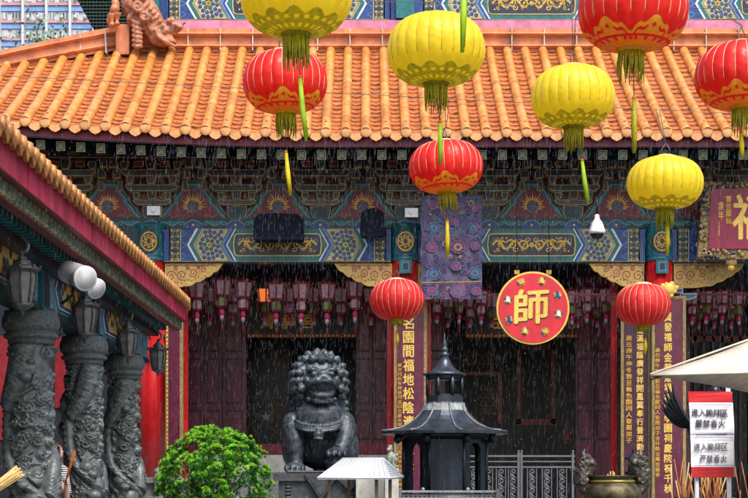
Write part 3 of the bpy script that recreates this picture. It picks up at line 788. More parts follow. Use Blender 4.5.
mb.box(EX-.15,EX-.06,y0s,y1s,zp0-.012,zp0+.004,maroon)
mb.build('pink_fascia',pav)
rows=MB()
z1,z0=sz(.812,3.27),sz(.76,3.27)
y=y0s; i=0; rc=mat('cream rafter face','#a59c78',.5,var=.5,scale=20); rdk=mat('oxblood gap','#7b2834',.5)
rows.box(EX-.3,EX-.2,y0s,y1s,z0,z1,rdk)
while y<y1s:
    rows.box(EX-.2,EX-.145,y,y+.1,z0+.01,z1-.005,rc); rows.box(EX-.147,EX-.140,y+.02,y+.08,z0+.03,z1-.06,teal); y+=.2
rows.build('flying_rafters',pav)
rows=MB(); z1,z0=sz(.735,3.55),sz(.70,3.55); y=y0s
while y<y1s:
    rows.box(EX-.85,EX-.42,y,y+.1,z0,z1,teal); rows.box(EX-.42,EX-.415,y+.015,y+.085,z0+.015,z1-.015,rc); y+=.2
rows.box(EX-.9,EX-.56,y0s,y1s,z0-.1,z1+.12,navyd)
rows.build('lower_rafters',pav)
# architrave above the columns, with painted panels
CXp=-4.02
mb=MB(); mb.box(CXp-.14,CXp+.14,y0s,y1s,3.66,4.75,mat('slate blue beam','#76a6b8',.5,var=.3,scale=8))
mb.box(CXp-.17,CXp+.17,y0s,y1s,3.6,3.68,teald); mb.box(CXp-.17,CXp+.17,y0s,y1s,4.28,4.36,teald)
for yc in (13,16.3,19.7,23.1):
    for a,b,m,d in ((1.0,.52,teal,0),(.95,.46,white,.01),(.9,.42,blue,.018),(.7,.36,goldp,.026)):
        zz=3.97; X=CXp+.143+d
        pts=[(yc-a,zz),(yc-a+.22,zz+b/2),(yc+a-.22,zz+b/2),(yc+a,zz),(yc+a-.22,zz-b/2),(yc-a+.22,zz-b/2)]
        mb.add([(X,u,v) for u,v in pts]+[(X-.02,u,v) for u,v in pts],[tuple(range(6)),tuple(range(11,5,-1))]+[(j,j+6,(j+1)%6+6,(j+1)%6) for j in range(6)],m)
    for kx in range(9):
        c=(yc-.6+kx*.15,3.97+.08*math.sin(kx*1.9)); 
        mb.add([(CXp+.175,c[0]+.06*math.cos(t*PI/3),c[1]+.06*math.sin(t*PI/3)) for t in range(6)],[tuple(range(6))],(teal,maroon,navy)[kx%3])
for yc in (11.2,14.6,18,21.4,24.9):
    mb.box(CXp-.2,CXp+.2,yc-.2,yc+.2,3.6,4.7,teal)
    mb.box(CXp+.2,CXp+.206,yc-.13,yc+.13,3.66,4.2,navy)
mb.build('painted_architrave',pav)
mb=MB(); mb.box(-6.9,-3.55,y0s,y1s-.1,0,.45,stoneg); mb.build('plinth',pav)
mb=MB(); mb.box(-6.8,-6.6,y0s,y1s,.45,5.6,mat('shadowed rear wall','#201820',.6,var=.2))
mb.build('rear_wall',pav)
mb=MB(); mb.box(-6.8,CXp,y0s,y1s,4.75,4.85,navyd); mb.build('ceiling',pav)
# dragon columns
def dragon_column(cx,cy,z0,z1,R0,seed,ths,zoff):
    rs=np.random.RandomState(seed); nt,nz=250,int((z1-z0)/.0085)
    th=np.linspace(0,2*PI,nt,endpoint=False); z=np.linspace(z0,z1,nz); T,Z=np.meshgrid(th,z)
    H=np.zeros_like(T)
    def wrap(a): return (a+PI)%(2*PI)-PI
    # cloud curls
    for i in range(280):
        t0=rs.uniform(0,2*PI); zc_=rs.uniform(z0,z1); r=rs.uniform(.05,.10)
        dx=wrap(T-t0)*R0; dz=(Z-zc_)*1.15; m=(np.abs(dx)<r*1.05)&(np.abs(dz)<r*1.05)
        if not m.any(): continue
        d=np.hypot(dx[m],dz[m]); a=np.arctan2(dz[m],dx[m])*rs.choice([-1,1]); u=np.clip(d/r,0,1)
        h=.085*np.sqrt(1-u**4)*(.74+.26*np.sin(2*PI*d/(r*.62)+a))*rs.uniform(.65,1)
        H[m]=np.maximum(H[m]*.97,h)
    H0=H.copy()
    # flowing waves low down
    fl=.02*np.sin(26*(Z*1.0+.22*T+.12*np.sin(3*T+Z*4)))+.012
    wgt=np.clip(1-np.abs(Z-(1.55+zoff))/.3,0,1)*np.clip(np.cos(T-ths-.4)*1.5+.4,0,1)
    H=H*(1-wgt)+wgt*(.05+fl)
    # coiling dragon
    for t0,kk,w,amp in ((ths,3.0,.105,.135),(ths+2.9,-2.4,.065,.11)):
        tc=t0+kk*(Z-z0)+.5*np.sin(4.2*(Z-z0)); sl=math.sqrt(1+(R0*kk)**2)
        d=wrap(T-tc)*R0/sl; u=np.abs(d)/w; m=u<1; 
        s=(Z-z0)*sl
        scal=.009*np.abs(np.sin(s*55+np.where((np.abs(d)*45%2)>1,PI/2,0)))*(1-u*.4)
        body=amp*np.clip(1-u**3,0,1)**.5+scal
        fin=.02*np.clip(1-np.abs(u-.05)/.25,0,1)*(.5+.5*np.sin(s*60))
        H=np.where(m,np.maximum(H*.5,body+fin),H)
        # groove beside the body
        gz=(u>=1)&(u<1.4); H=np.where(gz,-.015,H)
        # legs and claws
        for zc_ in np.arange(z0+.35,z1,.75):
            tcc=t0+kk*(zc_-z0)+.5*math.sin(4.2*(zc_-z0))
            for j in range(4):
                a=-1.1+j*.6; 
                for q in range(14):
                    rr_=.1+q*.011; tt=tcc+rr_*math.cos(a)/R0*1.5; zz=zc_-.05+rr_*math.sin(a)*1.1
                    dx=wrap(T-tt)*R0; dz=Z-zz; mm=(np.abs(dx)<.03)&(np.abs(dz)<.03)
                    if mm.any():
                        dd=np.hypot(dx[mm],dz[mm]); H[mm]=np.maximum(H[mm],.06*np.sqrt(np.clip(1-(dd/.024)**2,0,1))*(1-q/30))
    # head knobs
    for (dt,dz0,r,hh) in ((0,2.9,.12,.13),(.3,2.98,.05,.15),(-.25,2.98,.05,.15),(.05,2.8,.07,.16),(-.3,1.62,.1,.14),(0,1.52,.07,.17),(.5,1.36,.13,.12),(.2,1.22,.09,.13)):
        dx=wrap(T-(ths+dt+.7))*R0; dz=Z-dz0-zoff; d=np.hypot(dx,dz)/r; H=np.maximum(H,hh*np.sqrt(np.clip(1-d**2,0,1)))
    H+=.003*rs.rand(*H.shape)
    env=np.clip((z1-Z)/.05,0,1); H*=env
    RR=R0+H
    X=RR*np.cos(T); Y=RR*np.sin(T)
    vs=np.stack([X,Y,Z],-1).reshape(-1,3)
    i=np.arange(nz-1)[:,None]*nt; j=np.arange(nt)[None,:]; j2=(j+1)%nt
    fs=np.stack([i+j,i+j2,i+nt+j2,i+nt+j],-1).reshape(-1,4)
    me=bpy.data.meshes.new('column_shaft'); me.vertices.add(len(vs)); me.vertices.foreach_set('co',vs.ravel())
    me.loops.add(fs.size); me.loops.foreach_set('vertex_index',fs.ravel().astype(np.int32))
    me.polygons.add(len(fs)); me.polygons.foreach_set('loop_start',(np.arange(len(fs))*4).astype(np.int32))
    me.update(calc_edges=True); me.validate(); me.polygons.foreach_set('use_smooth',[True]*len(me.polygons)); me.materials.append(stone)
    return me
capst=mat('pecked stone','#747b7b',.55,var=.4,scale=45,bump=.9,bscale=90)
for ci,(D,ths,zo) in enumerate(((18.0,3.9,0),(21.45,4.6,.12),(24.95,4.2,-.1))):
    X=-(365-(31,84,124)[ci])*D/F
    me=dragon_column(X,D,.7,3.22,.212,11+ci,ths,zo)
    o=bpy.data.objects.new('dragon_column',me); COL.objects.link(o); o.location=(X,D,0); o.parent=pav
    mb=MB()
    prof=[(.27,3.2),(.275,3.24),(.275,3.265),(.30,3.27),(.325,3.29),(.325,3.315),(.29,3.34),(.285,3.35),(.31,3.365),(.335,3.40),(.345,3.45),(.335,3.52),(.315,3.555),(.315,3.60)]
    mb.lathe(prof,(0,0,0),capst,40)
    c=mb.build('capital',o)
    mb=MB(); mb.lathe([(.46,.45),(.46,.55),(.4,.6),(.36,.66),(.3,.74)],(0,0,0),stoneg,8,smooth=False); mb.build('column_base',o)
# ================= wall lamps
iron_l=mat('weathered grey iron','#6d7173',.4,.35,var=.4,scale=25)
def lamp_mb():
    root=bpy.data.objects.new('wall_lamp',None); COL.objects.link(root)
    mb=MB()
    pts=[(-.34,0,-.35),(-.36,0,-.1),(-.34,0,.16),(-.25,0,.33),(-.12,0,.40),(0,0,.36),(.07,0,.27),(.05,0,.2),(0,0,.2)]
    # smooth arc
    def cr(P,n=5):
        out=[]
        for i in range(len(P)-1):
            a=Vector(P[max(i-1,0)]);b=Vector(P[i]);c=Vector(P[i+1]);d=Vector(P[min(i+2,len(P)-1)])
            for j in range(n):
                t=j/n; out.append(.5*((2*b)+(c-a)*t+(2*a-5*b+4*c-d)*t*t+(3*b-a-3*c+d)*t**3))
        out.append(Vector(P[-1])); return out
    lam=mat('pale iron arm','#a3a6a6',.35,.3,var=.3,scale=25); mb.tube(cr(pts),.021,lam,8)
    mb.tube(cr([(-.36,0,-.1),(-.27,0,-.16),(-.26,0,-.05),(-.31,0,-.06)]),.012,iron_l,6)
    mb.tube(cr([(-.34,0,-.35),(-.4,0,-.42),(-.46,0,-.36),(-.42,0,-.3)]),.014,iron_l,6)
    mb.build('arm',root)
    mb=MB(); mb.lathe([(.01,.2),(.03,.19),(.025,.15),(.05,.14),(.055,.11),(.09,.1),(.1,.05),(.19,.03),(.2,.0),(.16,-.02),(.15,-.03)],(0,0,0),iron_l,8,smooth=False,rot=.39)
    for i in range(8):
        a=PI/4*i+.39; mb.tube([(.15*math.cos(a),.15*math.sin(a),-.02),(.155*math.cos(a),.155*math.sin(a),-.12),(.11*math.cos(a),.11*math.sin(a),-.36)],.012,iron_l,5)
    mb.lathe([(.12,-.35),(.125,-.38),(.08,-.41),(.03,-.43),(.02,-.48),(0.001,-.5)],(0,0,0),iron_l,8,rot=.39)
    for i in range(8):
        a=PI/4*i+.39; mb.ball((.19*math.cos(a),.19*math.sin(a),.03),.022,iron_l,6,5)
    mb.build('cage',root)
    mb=MB(); mb.lathe([(.14,-.02),(.143,-.12),(.1,-.355)],(0,0,0),glassf,8,smooth=False,rot=.39); mb.build('glass',root)
    return root
L0=lamp_mb()
for i,(px,py,D,lab,sc) in enumerate(((22,270,16.0,'large iron wall lamp at the far left above the first dragon column',1),
    (85,306,19.75,'black iron wall lamp under the white floodlights between the first two dragon columns',1),
    (128,332,23.4,'iron wall lamp with a pale looped arm above the third dragon column',1),(158,350,26.9,'small iron wall lamp in front of the bright red cloth',.95))):
    o=L0 if i==0 else copy_tree(L0)
    o.location=W(px,py,D); o.scale=(sc,)*3; o.rotation_euler=(0,0,R(-15)); tag(o,lab,'lamp','wall lamps along the gallery')
# ================= floodlights
def flood(px,py,D,L,r,dirv,lab):
    c=Vector(W(px,py,D)); d=Vector(dirv).normalized()
    root=thing('floodlight',lab,'floodlight','white floodlights under the eave',c)
    M=Matrix.Translation((0,0,0))@d.to_track_quat('Z','Y').to_matrix().to_4x4()
    mb=MB(); mb.M=M; mb.lathe([(r*.8,-L),(r*.95,-L+.03),(r,-L*.5),(r,0),(r*1.06,.005),(r*1.06,.04),(r*.95,.045)],(0,0,0),plasticw,28); mb.build('housing',root)
    mb=MB(); mb.M=M; mb.lathe([(r*.9,.046),(r*.88,.05),(.001,.052)],(0,0,0),mat('lamp lens','#c9ced2',.1),28,cap=False); mb.build('lens',root)
    mb=MB(); mb.M=M; mb.tube([(0,-r,-L*.5),(0,-r-.1,-L*.5),(-.1,-r-.22,-L*.6)],.018,iron,6)
    mb.tube([(r*1.02*math.cos(a),r*1.02*math.sin(a),-L*.25) for a in [PI*i/10-PI*.9 for i in range(11)]],.008,iron,5)
    mb.build('bracket',root)
flood(84,278,16.9,.42,.135,(.62,-.75,-.28),'white cylindrical floodlight, upper and larger of the pair under the pink eave')
flood(95,288,17.4,.30,.115,(.7,-.62,-.42),'white cylindrical floodlight, lower of the pair tucked under the other')
# ================= right plaque
t=thing('temple_plaque','crimson name plaque in a carved gilt frame hanging at the upper right edge','plaque')
mb=MB(); p=PX(mb,29.2)
p.prism([(704,182),(860,182),(860,259),(697,259)],mat('carved gilt frame','#8d7340',.5,.15,var=.5,scale=22,bump=1,bscale=40),.12)
rr=random.Random(9)
for i in range(150):
    s_=rr.random()
    if s_<.4: x,y=rr.uniform(704,860),rr.uniform(183,188)
    elif s_<.75: x,y=rr.uniform(702,860),rr.uniform(250,258)
    else: y=rr.uniform(186,256); x=704.5-(y-182)*.08+rr.uniform(0,5)
    mb.ball(W(x,y,29.19),(.05,.03,.05),goldd if i%3 else navy,6,5)
mb.build('frame',t)
mb=MB(); p.mb=mb; p.prism([(711,189),(852,189),(852,249),(708,249)],mat('crimson board','#8e1c40',.4,var=.15),.04,-.03); mb.build('board',t)
mb=MB(); p=PX(mb,29.165)
put_char(p,'福',750,217,34,44,goldb); put_char(p,'德',800,217,34,44,goldb)
for i,ch in enumerate('壽佳顯仙'): put_char(p,ch,728.5,199+i*7.2,5.4,6.4,gold)
for i,ch in enumerate('庚年'): put_char(p,ch,721,206+i*9,5,8,gold)
p.rib([(719,222),(719,236)],.8,gold)
mb.build('lettering',t)
mb=MB(); 
for x in (731,840): mb.ball(W(x,262,29.25),(.12,.06,.12),goldd); mb.ball(W(x,268,29.25),(.08,.05,.08),gold)
mb.build('hook',t)
# ================= round sign
t=thing('round_sign','round red sign with gold rim and one large gold character hanging in the doorway','sign')
mb=MB(); p=PX(mb,28.9); p.prism([(533+36.5*math.cos(2*PI*i/64),308+36.5*math.sin(2*PI*i/64)) for i in range(64)],goldb,.08)
for a in (-16,16): p.prism([(533+a-2.5,270),(533+a+2.5,270),(533+a+2.5,274),(533+a-2.5,274)],gold,.05,.01)
mb.build('rim',t)
mb=MB(); p=PX(mb,28.9); p.prism([(533+34.6*math.cos(2*PI*i/64),308+34.6*math.sin(2*PI*i/64)) for i in range(64)],mat('sign crimson','#d01c34',.35,var=.05,coat=.3),.03,-.015); mb.build('face',t)
mb=MB(); p=PX(mb,28.88); vs_=None
for dx,m_,dd in ((1.0,mat('sign shadow brown','#6e3a14',.5),0),(0,goldb,-.012)): put_char(p,'師',531.5+dx,306.5+dx*.8,33,34,m_,dd,.08,.06)
mb.build('lettering',t)
for i,(x,y) in enumerate(((521,282),(542,281),(557.5,295),(558.5,314),(545,331.5),(525,331),(509,320),(508,300))):
    mb=MB(); p=PX(mb,28.88); m2=(gold,goldb,blue,white)[i%4]; rr=random.Random(i)
    for j in range(7):
        a=j*2*PI/7; p.disc(x+3*math.cos(a),y+3*math.sin(a),1.5,(gold,olive,gold,blue)[(i+j)%4],-.002*j,6)
    p.disc(x,y,2.6,goldb,-.02,7); p.prism([(x-1.5,y-2.5),(x+1,y-3.5),(x+2,y+2.5),(x-2,y+2)],m2,.01,-.03); mb.build('emblem',t)
mb=MB()
for x in (517,549): mb.tube([W(x,271,28.9),W(x,150,28.9)],.008,iron,5)
mb.build('cord',t)
# ================= dark boxes, small lamps, dome
def darkbox(x0,x1,y0,y1,D,lab):
    mb=MB(); a=W(x0,y1,D); b=W(x1,y0,D); r=.1
    P=[(a[0]+.03,a[2]),(b[0]-.03,a[2]),(b[0],a[2]+.08),(b[0]-.02,b[2]-.1),(b[0]-.12,b[2]-.02),((a[0]+b[0])/2,b[2]),(a[0]+.12,b[2]-.02),(a[0]+.02,b[2]-.1),(a[0],a[2]+.08)]
    mb.prism(P,D,D+.35,mat('dark blue box surface','#0d1426',.8,var=.5,scale=40,bump=1,bscale=70,spec=.15))
    o=mb.build('dark_box',None); tag(o,lab,'dark shape','dark unidentified boxes before the beam'); return o  # plain dark box standing in for an unidentified dark shape
darkbox(253,304,213,240,29.2,'wide dark blue unidentified box hanging before the left painted beam')
darkbox(360,385,208,236,29.2,'narrow dark blue unidentified box hanging just left of the middle column head')
for (x,y,lab) in ((411,213,'small white box lamp above the middle column head'),(153,211,'small grey box lamp near the left column head')):
    mb=MB(); p=PX(mb,29.25); p.prism(rect(x-6,x+7,y-5,y+4),plasticw,.16); p.prism(rect(x-5,x+6,y+4,y+5.2),iron,.1,.02); p.prism(rect(x-1,x+1,y-9,y-5),iron,.05,.04)
    mb.ball(W(x,y,29.25),(.05,.02,.04),plasticw,8,6)
    tag(mb.build('box_lamp'),lab,'lamp')
t=thing('dome_camera','white bell shaped dome camera hanging before the painted beam','camera',loc=W(597,228,28.4))
k=28.4/F
mb=MB(); mb.lathe([(.01,14*k),(2.2*k,13*k),(2.5*k,9.5*k),(5.5*k,5*k),(8.3*k,-3*k),(8.6*k,-5*k),(7*k,-6*k)],(0,0,0),plasticw,24); mb.build('housing',t)
mb=MB(); mb.ball((0,0,-6*k),(6.6*k,6.6*k,5.5*k),black,16,10); mb.build('dome',t)
mb=MB(); mb.tube([(0,0,13*k),(0,0,30*k)],.02,iron,6); mb.build('stem',t)
# ================= tapestry
mb=MB(); k=29.2/F; nx,nz=24,40; vs=[]
for j in range(nz+1):
    for i in range(nx+1):
        px=421+61*i/nx; py=196+103*j/nz
        if i==0: px+=.8*math.sin(j*.5)
        w=W(px,py,29.2); vs.append((w[0],29.2+.025*math.sin(i*.9+j*.06)*(j/nz)+.01*math.sin(j*.7),w[2]-(.01*math.sin(i*.8) if j==nz else 0)))
mb.add(vs,[(j*(nx+1)+i,j*(nx+1)+i+1,(j+1)*(nx+1)+i+1,(j+1)*(nx+1)+i) for j in range(nz) for i in range(nx)],tapestry_mat(),True)
p=PX(mb,29.172)
tt=mat('brocade blossom pink','#84406a',.6); tb=mat('brocade teal','#356a86',.6); tp=mat('brocade violet','#54407a',.6); ty=mat('brocade straw','#9a8a4a',.6); tdk=mat('brocade indigo','#221c48',.6)
def bloom(x,y,r,ms,d=0):
    for q,(f,m_) in enumerate(zip((1,.84,.66,.5,.34,.18),ms*2)):
        n=14; P=[(x+r*f*(1+.09*abs(math.cos(4.5*a+q))-.05)*math.cos(a),y+r*f*(1+.09*abs(math.cos(4.5*a+q))-.05)*math.sin(a)*.9) for a in [2*PI*i/(n*4) for i in range(n*4)]]
        p.flat(P,m_,-.0012*q-d*.5)
bloom(458,247,7.5,(tt,tdk,tt,ty)); bloom(458,291,8,(tt,tp,tt,tb))
for x,y,r in ((434,228,6.5),(473,228,6),(434,274,7),(475,273,6.5)): bloom(x,y,r,(tb,tdk,tb,tp))
for x,y,r in ((432,247,6),(475,246,5),(456,266,5.5),(455,222,4.5),(433,205,5),(455,206,5.5),(474,208,5),(432,291,5),(476,291,5)): bloom(x,y,r,(tp,tt,tdk,tt),.001)
rr=random.Random(77)
for i in range(110):
    x=rr.uniform(424,479); y=rr.uniform(199,297); q=rr.uniform(1.6,4.2)
    p.rib(spiral(x,y,q,rr.uniform(.7,1.3),rr.uniform(0,6),rr.choice((-1,1)),10),rr.uniform(.5,1.1),rr.choice((tt,tb,tp,tdk,tdk,ty)),-.0005-i*.00001)
p.rib([(421.5,282.5),(481.5,281.5)],.9,ty,-.004); p.rib([(421.5,284.5),(481.5,283.5)],.5,tt,-.004)
tag(mb.build('brocade_banner'),'blue and purple flowered brocade cloth hanging over the beam beside the middle column','banner')
# ================= red rail, palace lanterns
mb=MB(); mb.box(W(440,293,30.2)[0],W(850,294,30.2)[0],30.2,30.24,W(0,295.3,30.2)[2],W(0,293.4,30.2)[2],redt)
tag(mb.build('hanging_rail'),'thin crimson rail from which small palace lanterns hang','rail')
def palace(D,kind=0):
    root=bpy.data.objects.new('palace_lantern',None); COL.objects.link(root); k=30.5/F
    mb=MB(); mb.lathe([(4*k,13*k),(6*k,12.4*k),(11*k,9*k),(10.6*k,7.6*k),(9.2*k,7.4*k)],(0,0,0),redt,6,smooth=False)
    for i in range(6):
        a=PI/3*i; mb.tube([(9.5*k*math.cos(a),9.5*k*math.sin(a),7.5*k),(7.2*k*math.cos(a),7.2*k*math.sin(a),-7.5*k)],.016,redt,5)
        mb.tube([(10.6*k*math.cos(a),10.6*k*math.sin(a),8*k),(12.6*k*math.cos(a),12.6*k*math.sin(a),10*k),(12.3*k*math.cos(a),12.3*k*math.sin(a),4*k)],.011,goldd,4)
    mb.lathe([(7.6*k,-7*k),(8.6*k,-8*k),(6.6*k,-9.6*k),(4*k,-10*k)],(0,0,0),redt,6,smooth=False)
    mb.lathe([(5.4*k,-19*k),(4.2*k,-21*k),(1.5*k,-22*k)],(0,0,0),redt,6,smooth=False)
    mb.build('frame',root)
    mb=MB(); mb.lathe([(9.3*k,7.4*k),(7.1*k,-7.4*k)],(0,0,0),litp if kind==2 else creamp,6,smooth=False); mb.build('panels',root)
    mb=MB(); mb.lathe([(4.2*k,-10*k),(5.4*k,-14*k),(5.2*k,-19*k)],(0,0,0),greenp if kind else creamp,6,smooth=False,rot=.2); mb.build('lower_drum',root)
    mb=MB(); mb.tube([(0,0,13*k),(0,0,34*k)],.012,redt,5); 
    for i in range(3):
        a=2*PI*i/3; mb.tube([(9.5*k*math.cos(a),9.5*k*math.sin(a),-2*k),(10*k*math.cos(a),10*k*math.sin(a),-22*k)],.013,redt,5)
    mb.build('cord',root)
    mb=MB(); mb.ball((0,0,-26*k),(3.1*k,3.1*k,4.4*k),pinkt,10,8); mb.lathe([(2.2*k,-29*k),(2.4*k,-32*k),(1.4*k,-34*k)],(0,0,0),creamp,8); mb.tube([(0,0,-33*k),(.3*k,0,-38*k)],[.03,.03],teald,6); mb.tube([(.3*k,0,-37*k),(.5*k,0,-46*k)],[.03,.018],redt,6); mb.build('tassel',root)
    return root
protos=[palace(0,0),palace(0,1),palace(0,2)]; used=set()
ORD=['first','second','third','fourth','fifth','sixth','seventh','eighth','ninth','tenth','eleventh','twelfth']
def place_p(x,y,D,kind,lab,sc=1):
    if kind not in used: o=protos[kind]; used.add(kind)
    else: o=copy_tree(protos[kind])
    o.location=W(x,y,D); o.rotation_euler=(0,0,R(random.uniform(0,60))); o.scale=(sc,)*3
    tag(o,lab,'lantern','small palace lanterns hanging under the painted beams')
for i,x in enumerate((197,222,243,276,301,327,355)): place_p(x,(291,288,290,292,292,292,290)[i],30.6,i%2,'pale panelled palace lantern, %s from the left in the left doorway front row'%ORD[i],.95)
for i,x in enumerate((210,233,265,289,314,341,371)): place_p(x,296,32.0,2 if i==2 else (i+1)%2,('palace lantern with glowing orange panel in the left doorway' if i==2 else 'palace lantern half hidden in the back row of the left doorway, %s from the left'%ORD[i]),.92)
for i,x in enumerate((437,459,481,572,587,606,627)): place_p(x,(297,297,298,298,296,296,297)[i],30.8,i%2,'dim palace lantern, %s from the left under the middle beam'%ORD[i],.8)
for i,x in enumerate((448,470,492,578,597,617)): place_p(x,302,32.0,(i+1)%2,'dim palace lantern in the back row under the middle beam, %s from the left'%ORD[i],.8)
for i,x in enumerate((692,706,722,739)): place_p(x,(299,298,298,299)[i],30.9,i%2,'small palace lantern at the right edge under the gold bracket, %s from the left'%ORD[i],.78)
for i,x in enumerate((699,714,731)): place_p(x,304,32.0,(i+1)%2,'back row palace lantern at the right edge, %s from the left'%ORD[i],.78)
# ================= big paper lanterns
def lantern_proto(kind):
    root=bpy.data.objects.new('paper_lantern',None); COL.objects.link(root)
    cloth={'r':redc,'y':yelc,'p':pinkc}[kind]; pr={'r':lgold,'y':lolive,'p':pinkc}[kind]; rb={'r':ribw,'y':riby,'p':ribw}[kind]
    NR=24; nt=NR*14; nz=110; Rr=.4; Hh=.30; mb=MB(); vs=[]; fs=[]; mi=[]
    zt,zb_=.985,.985
    def prof(v): # v 0 top .. 1 bottom
        a=(v-.5)*PI*.93; 
        r=Rr*abs(math.cos(a))**.62; z=-Hh*math.sin(a)/math.sin(PI*.465); return r,z
    for j in range(nz+1):
        r,z=prof(j/nz)
        for i in range(nt):
            t=2*PI*i/nt; puff=1+.03*abs(math.sin(NR*t/2))*(r/Rr)+.012*mnoise.noise(Vector((3*math.cos(t),3*math.sin(t),z*9)))+.006*mnoise.noise(Vector((9*math.cos(t),9*math.sin(t),z*22))); vs.append((r*puff*math.cos(t),r*puff*math.sin(t),z))
    A,B=[],[]
    for j in range(nz):
        for i in range(nt):
            t=2*PI*(i+.5)/nt; zz=vs[j*nt][2]; h=(zz+Hh)/Hh  # 0 bottom, 1 equator
            f=(j*nt+i,(j+1)*nt+i,(j+1)*nt+(i+1)%nt,j*nt+(i+1)%nt)
            on=False
            if kind!='p' and h<.62:
                u=(t*6/(2*PI))%1; c=abs(u-.5)*2
                lim=.40+.13*math.cos(PI*c)+ .05*math.cos(3*PI*c)
                if kind=='y': lim=.30+.06*math.cos(12*t)
                on=h<lim
                if on and kind=='r':
                    if abs(h-(lim-.13))<.03 and c>.25: on=False
                    if (c-.0)**2*2.2+((h-.36)*3.2)**2<.02: on=False
                    if abs(h-.15)<.022: on=False
                    if h<.13 and int(t*30/(2*PI)*2)%3==0 and h>.07: on=False
                if on and kind=='y':
                    if abs(h-.17)<.03 and math.sin(t*24)>.1: on=False
                    if abs(h-.05)<.02 and math.sin(t*24)<0: on=False
            (B if on else A).append(f)
    mb.add(vs,A,cloth,True); k=mb.m(pr)
    for f in B: mb.f.append(f); mb.mi.append(k); mb.sm.append(True)
    mb.build('shade',root)
    mb=MB()
    for q in range(NR):
        t=2*PI*q/NR; path=[]
        for j in range(7,71 if kind!='p' else 103,3):
            r,z=prof(j/nz); path.append(((r+.001)*math.cos(t),(r+.001)*math.sin(t),z))
        mb.tube(path,.0028,rb,4)
    mb.build('ribs',root)
    r0,z0=prof(0)
    mb=MB(); mb.lathe([(r0+.035,z0-.012),(r0+.03,z0+.012),(r0-.01,z0+.02),(r0-.02,z0+.03)],(0,0,0),ribw if kind!='y' else goldp,24)
    mb.tube([(-.05,0,z0+.02),(-.045,0,z0+.10),(0,0,z0+.17)],.006,wire,5); mb.tube([(.05,0,z0+.02),(.045,0,z0+.10),(0,0,z0+.17)],.006,wire,5)
    mb.build('top_cap',root)
    mb=MB(); z1=-Hh
    mb.lathe([(.10,z1+.015),(.115,z1-.0),(.1,z1-.02),(.08,z1-.025)],(0,0,0),{'r':lgold,'y':lolive,'p':fringe}[kind],24); mb.build('bottom_ring',root)
    mb=MB(); rr=random.Random(ord(kind))
    for i in range(46):
        a=2*PI*i/46; l=rr.uniform(.14,.25) if kind!='p' else rr.uniform(.07,.09); rad=.088+rr.uniform(-.008,.008); sw=rr.uniform(-.02,.02)
        P=[(rad*math.cos(a),rad*math.sin(a),z1-.015),((rad+.004)*math.cos(a)+sw*.4,rad*math.sin(a),z1-.015-l*.5),((rad-.004)*math.cos(a)+sw,rad*math.sin(a),z1-.015-l)]
        mb.tube(P,[.007,.007,.0035],fringe,4)
    mb.build('fringe',root)
    return root
LP={k:lantern_proto(k) for k in 'ryp'}; lused=set()
LINFO=[
 ('y',296,-6,112,'very large yellow paper lantern cut by the top edge, left of centre',(300,77,141,lime,6,0,None),None),
 ('r',285,82,82,'red paper lantern partly under the big yellow one at upper left',(286,152,196,yelr,4,0,None),None),
 ('y',436,50,98,'large yellow paper lantern with pale top, at top centre',(440,122,165,lime,0,0,None),None),
 ('r',446,167,72,'mid-sized red paper lantern hanging before the brocade banner',(447,220,258,yelr,0,0,None),None),
 ('y',573,97,85,'yellow paper lantern over the roof tiles right of centre',(582,160,204,lime,6,0,None),None),
 ('r',633,10,108,'largest red paper lantern, cut by the top edge at the right',(634,98,153,fringe,0,0,None),None),
 ('r',742,76,92,'red paper lantern cut by the right edge',(741,132,158,yelr,1,0,None),None),
 ('y',665,183,75,'yellow paper lantern left of the crimson name plaque',(667,212,256,yelr,0,0,None),None),
 ('p',397,300,55,'small faded red lantern in front of the middle column',(397,332,346,yelr,0,0,None),None),
 ('p',643,305,56,'small faded red lantern in front of the right column',(645,338,354,yelr,0,0,None),None)]
WIRES=[]
LOBJ=[]
for it in LINFO:
    kd=it[0]
    if kd not in lused: o=LP[kd]; lused.add(kd)
    else: o=copy_tree(LP[kd])
    LOBJ.append(o)
for o,(kd,px,py,w,lab,rib_,_) in zip(LOBJ,LINFO):
    D=.82*F/w
    o.location=W(px,py,D); o.rotation_euler=(R(random.uniform(-3,3)),R(random.uniform(-3,3)),random.uniform(0,6))
    o.scale=(random.uniform(.97,1.03),random.uniform(.97,1.03),random.uniform(.92,1.0)); o.name='paper_lantern'; tag(o,lab,'lantern','large paper lanterns strung over the court')
    s=D/F
    if rib_:
        x,y0_,y1_,m_,tilt,Dr,top=rib_
        mb=MB(); c=Vector(o.location); 
        def L(a,b,dd=0): return tuple(o.matrix_basis.inverted()@(Vector(W(a,b,D))+Vector((0,dd,0))))
        zb=py+.30/s
        mb.tube([L(px,zb),L(x,y0_-2)],.004,wire,4)
        mb.ball(L(x,y0_),.017*1.0,orange,8,6)
        t_=tilt
        mb.tube([L(x,y0_+1),L(x+t_*.4,(y0_+y1_)/2),L(x+t_,y1_)],[.014,.022,.012],m_,6)
        mb.tube([L(x+.8,y0_+1),L(x+t_*.4+1.2,(y0_+y1_)/2),L(x+t_+1.3,y1_-3)],[.01,.016,.01],m_,5)
        mb.build('ribbon',o)
    # hanging cord up to its overhead wire
    ztop={0:EYE+(VY+60)*s}.get(0)
    WIRES.append((px,py,D,o))
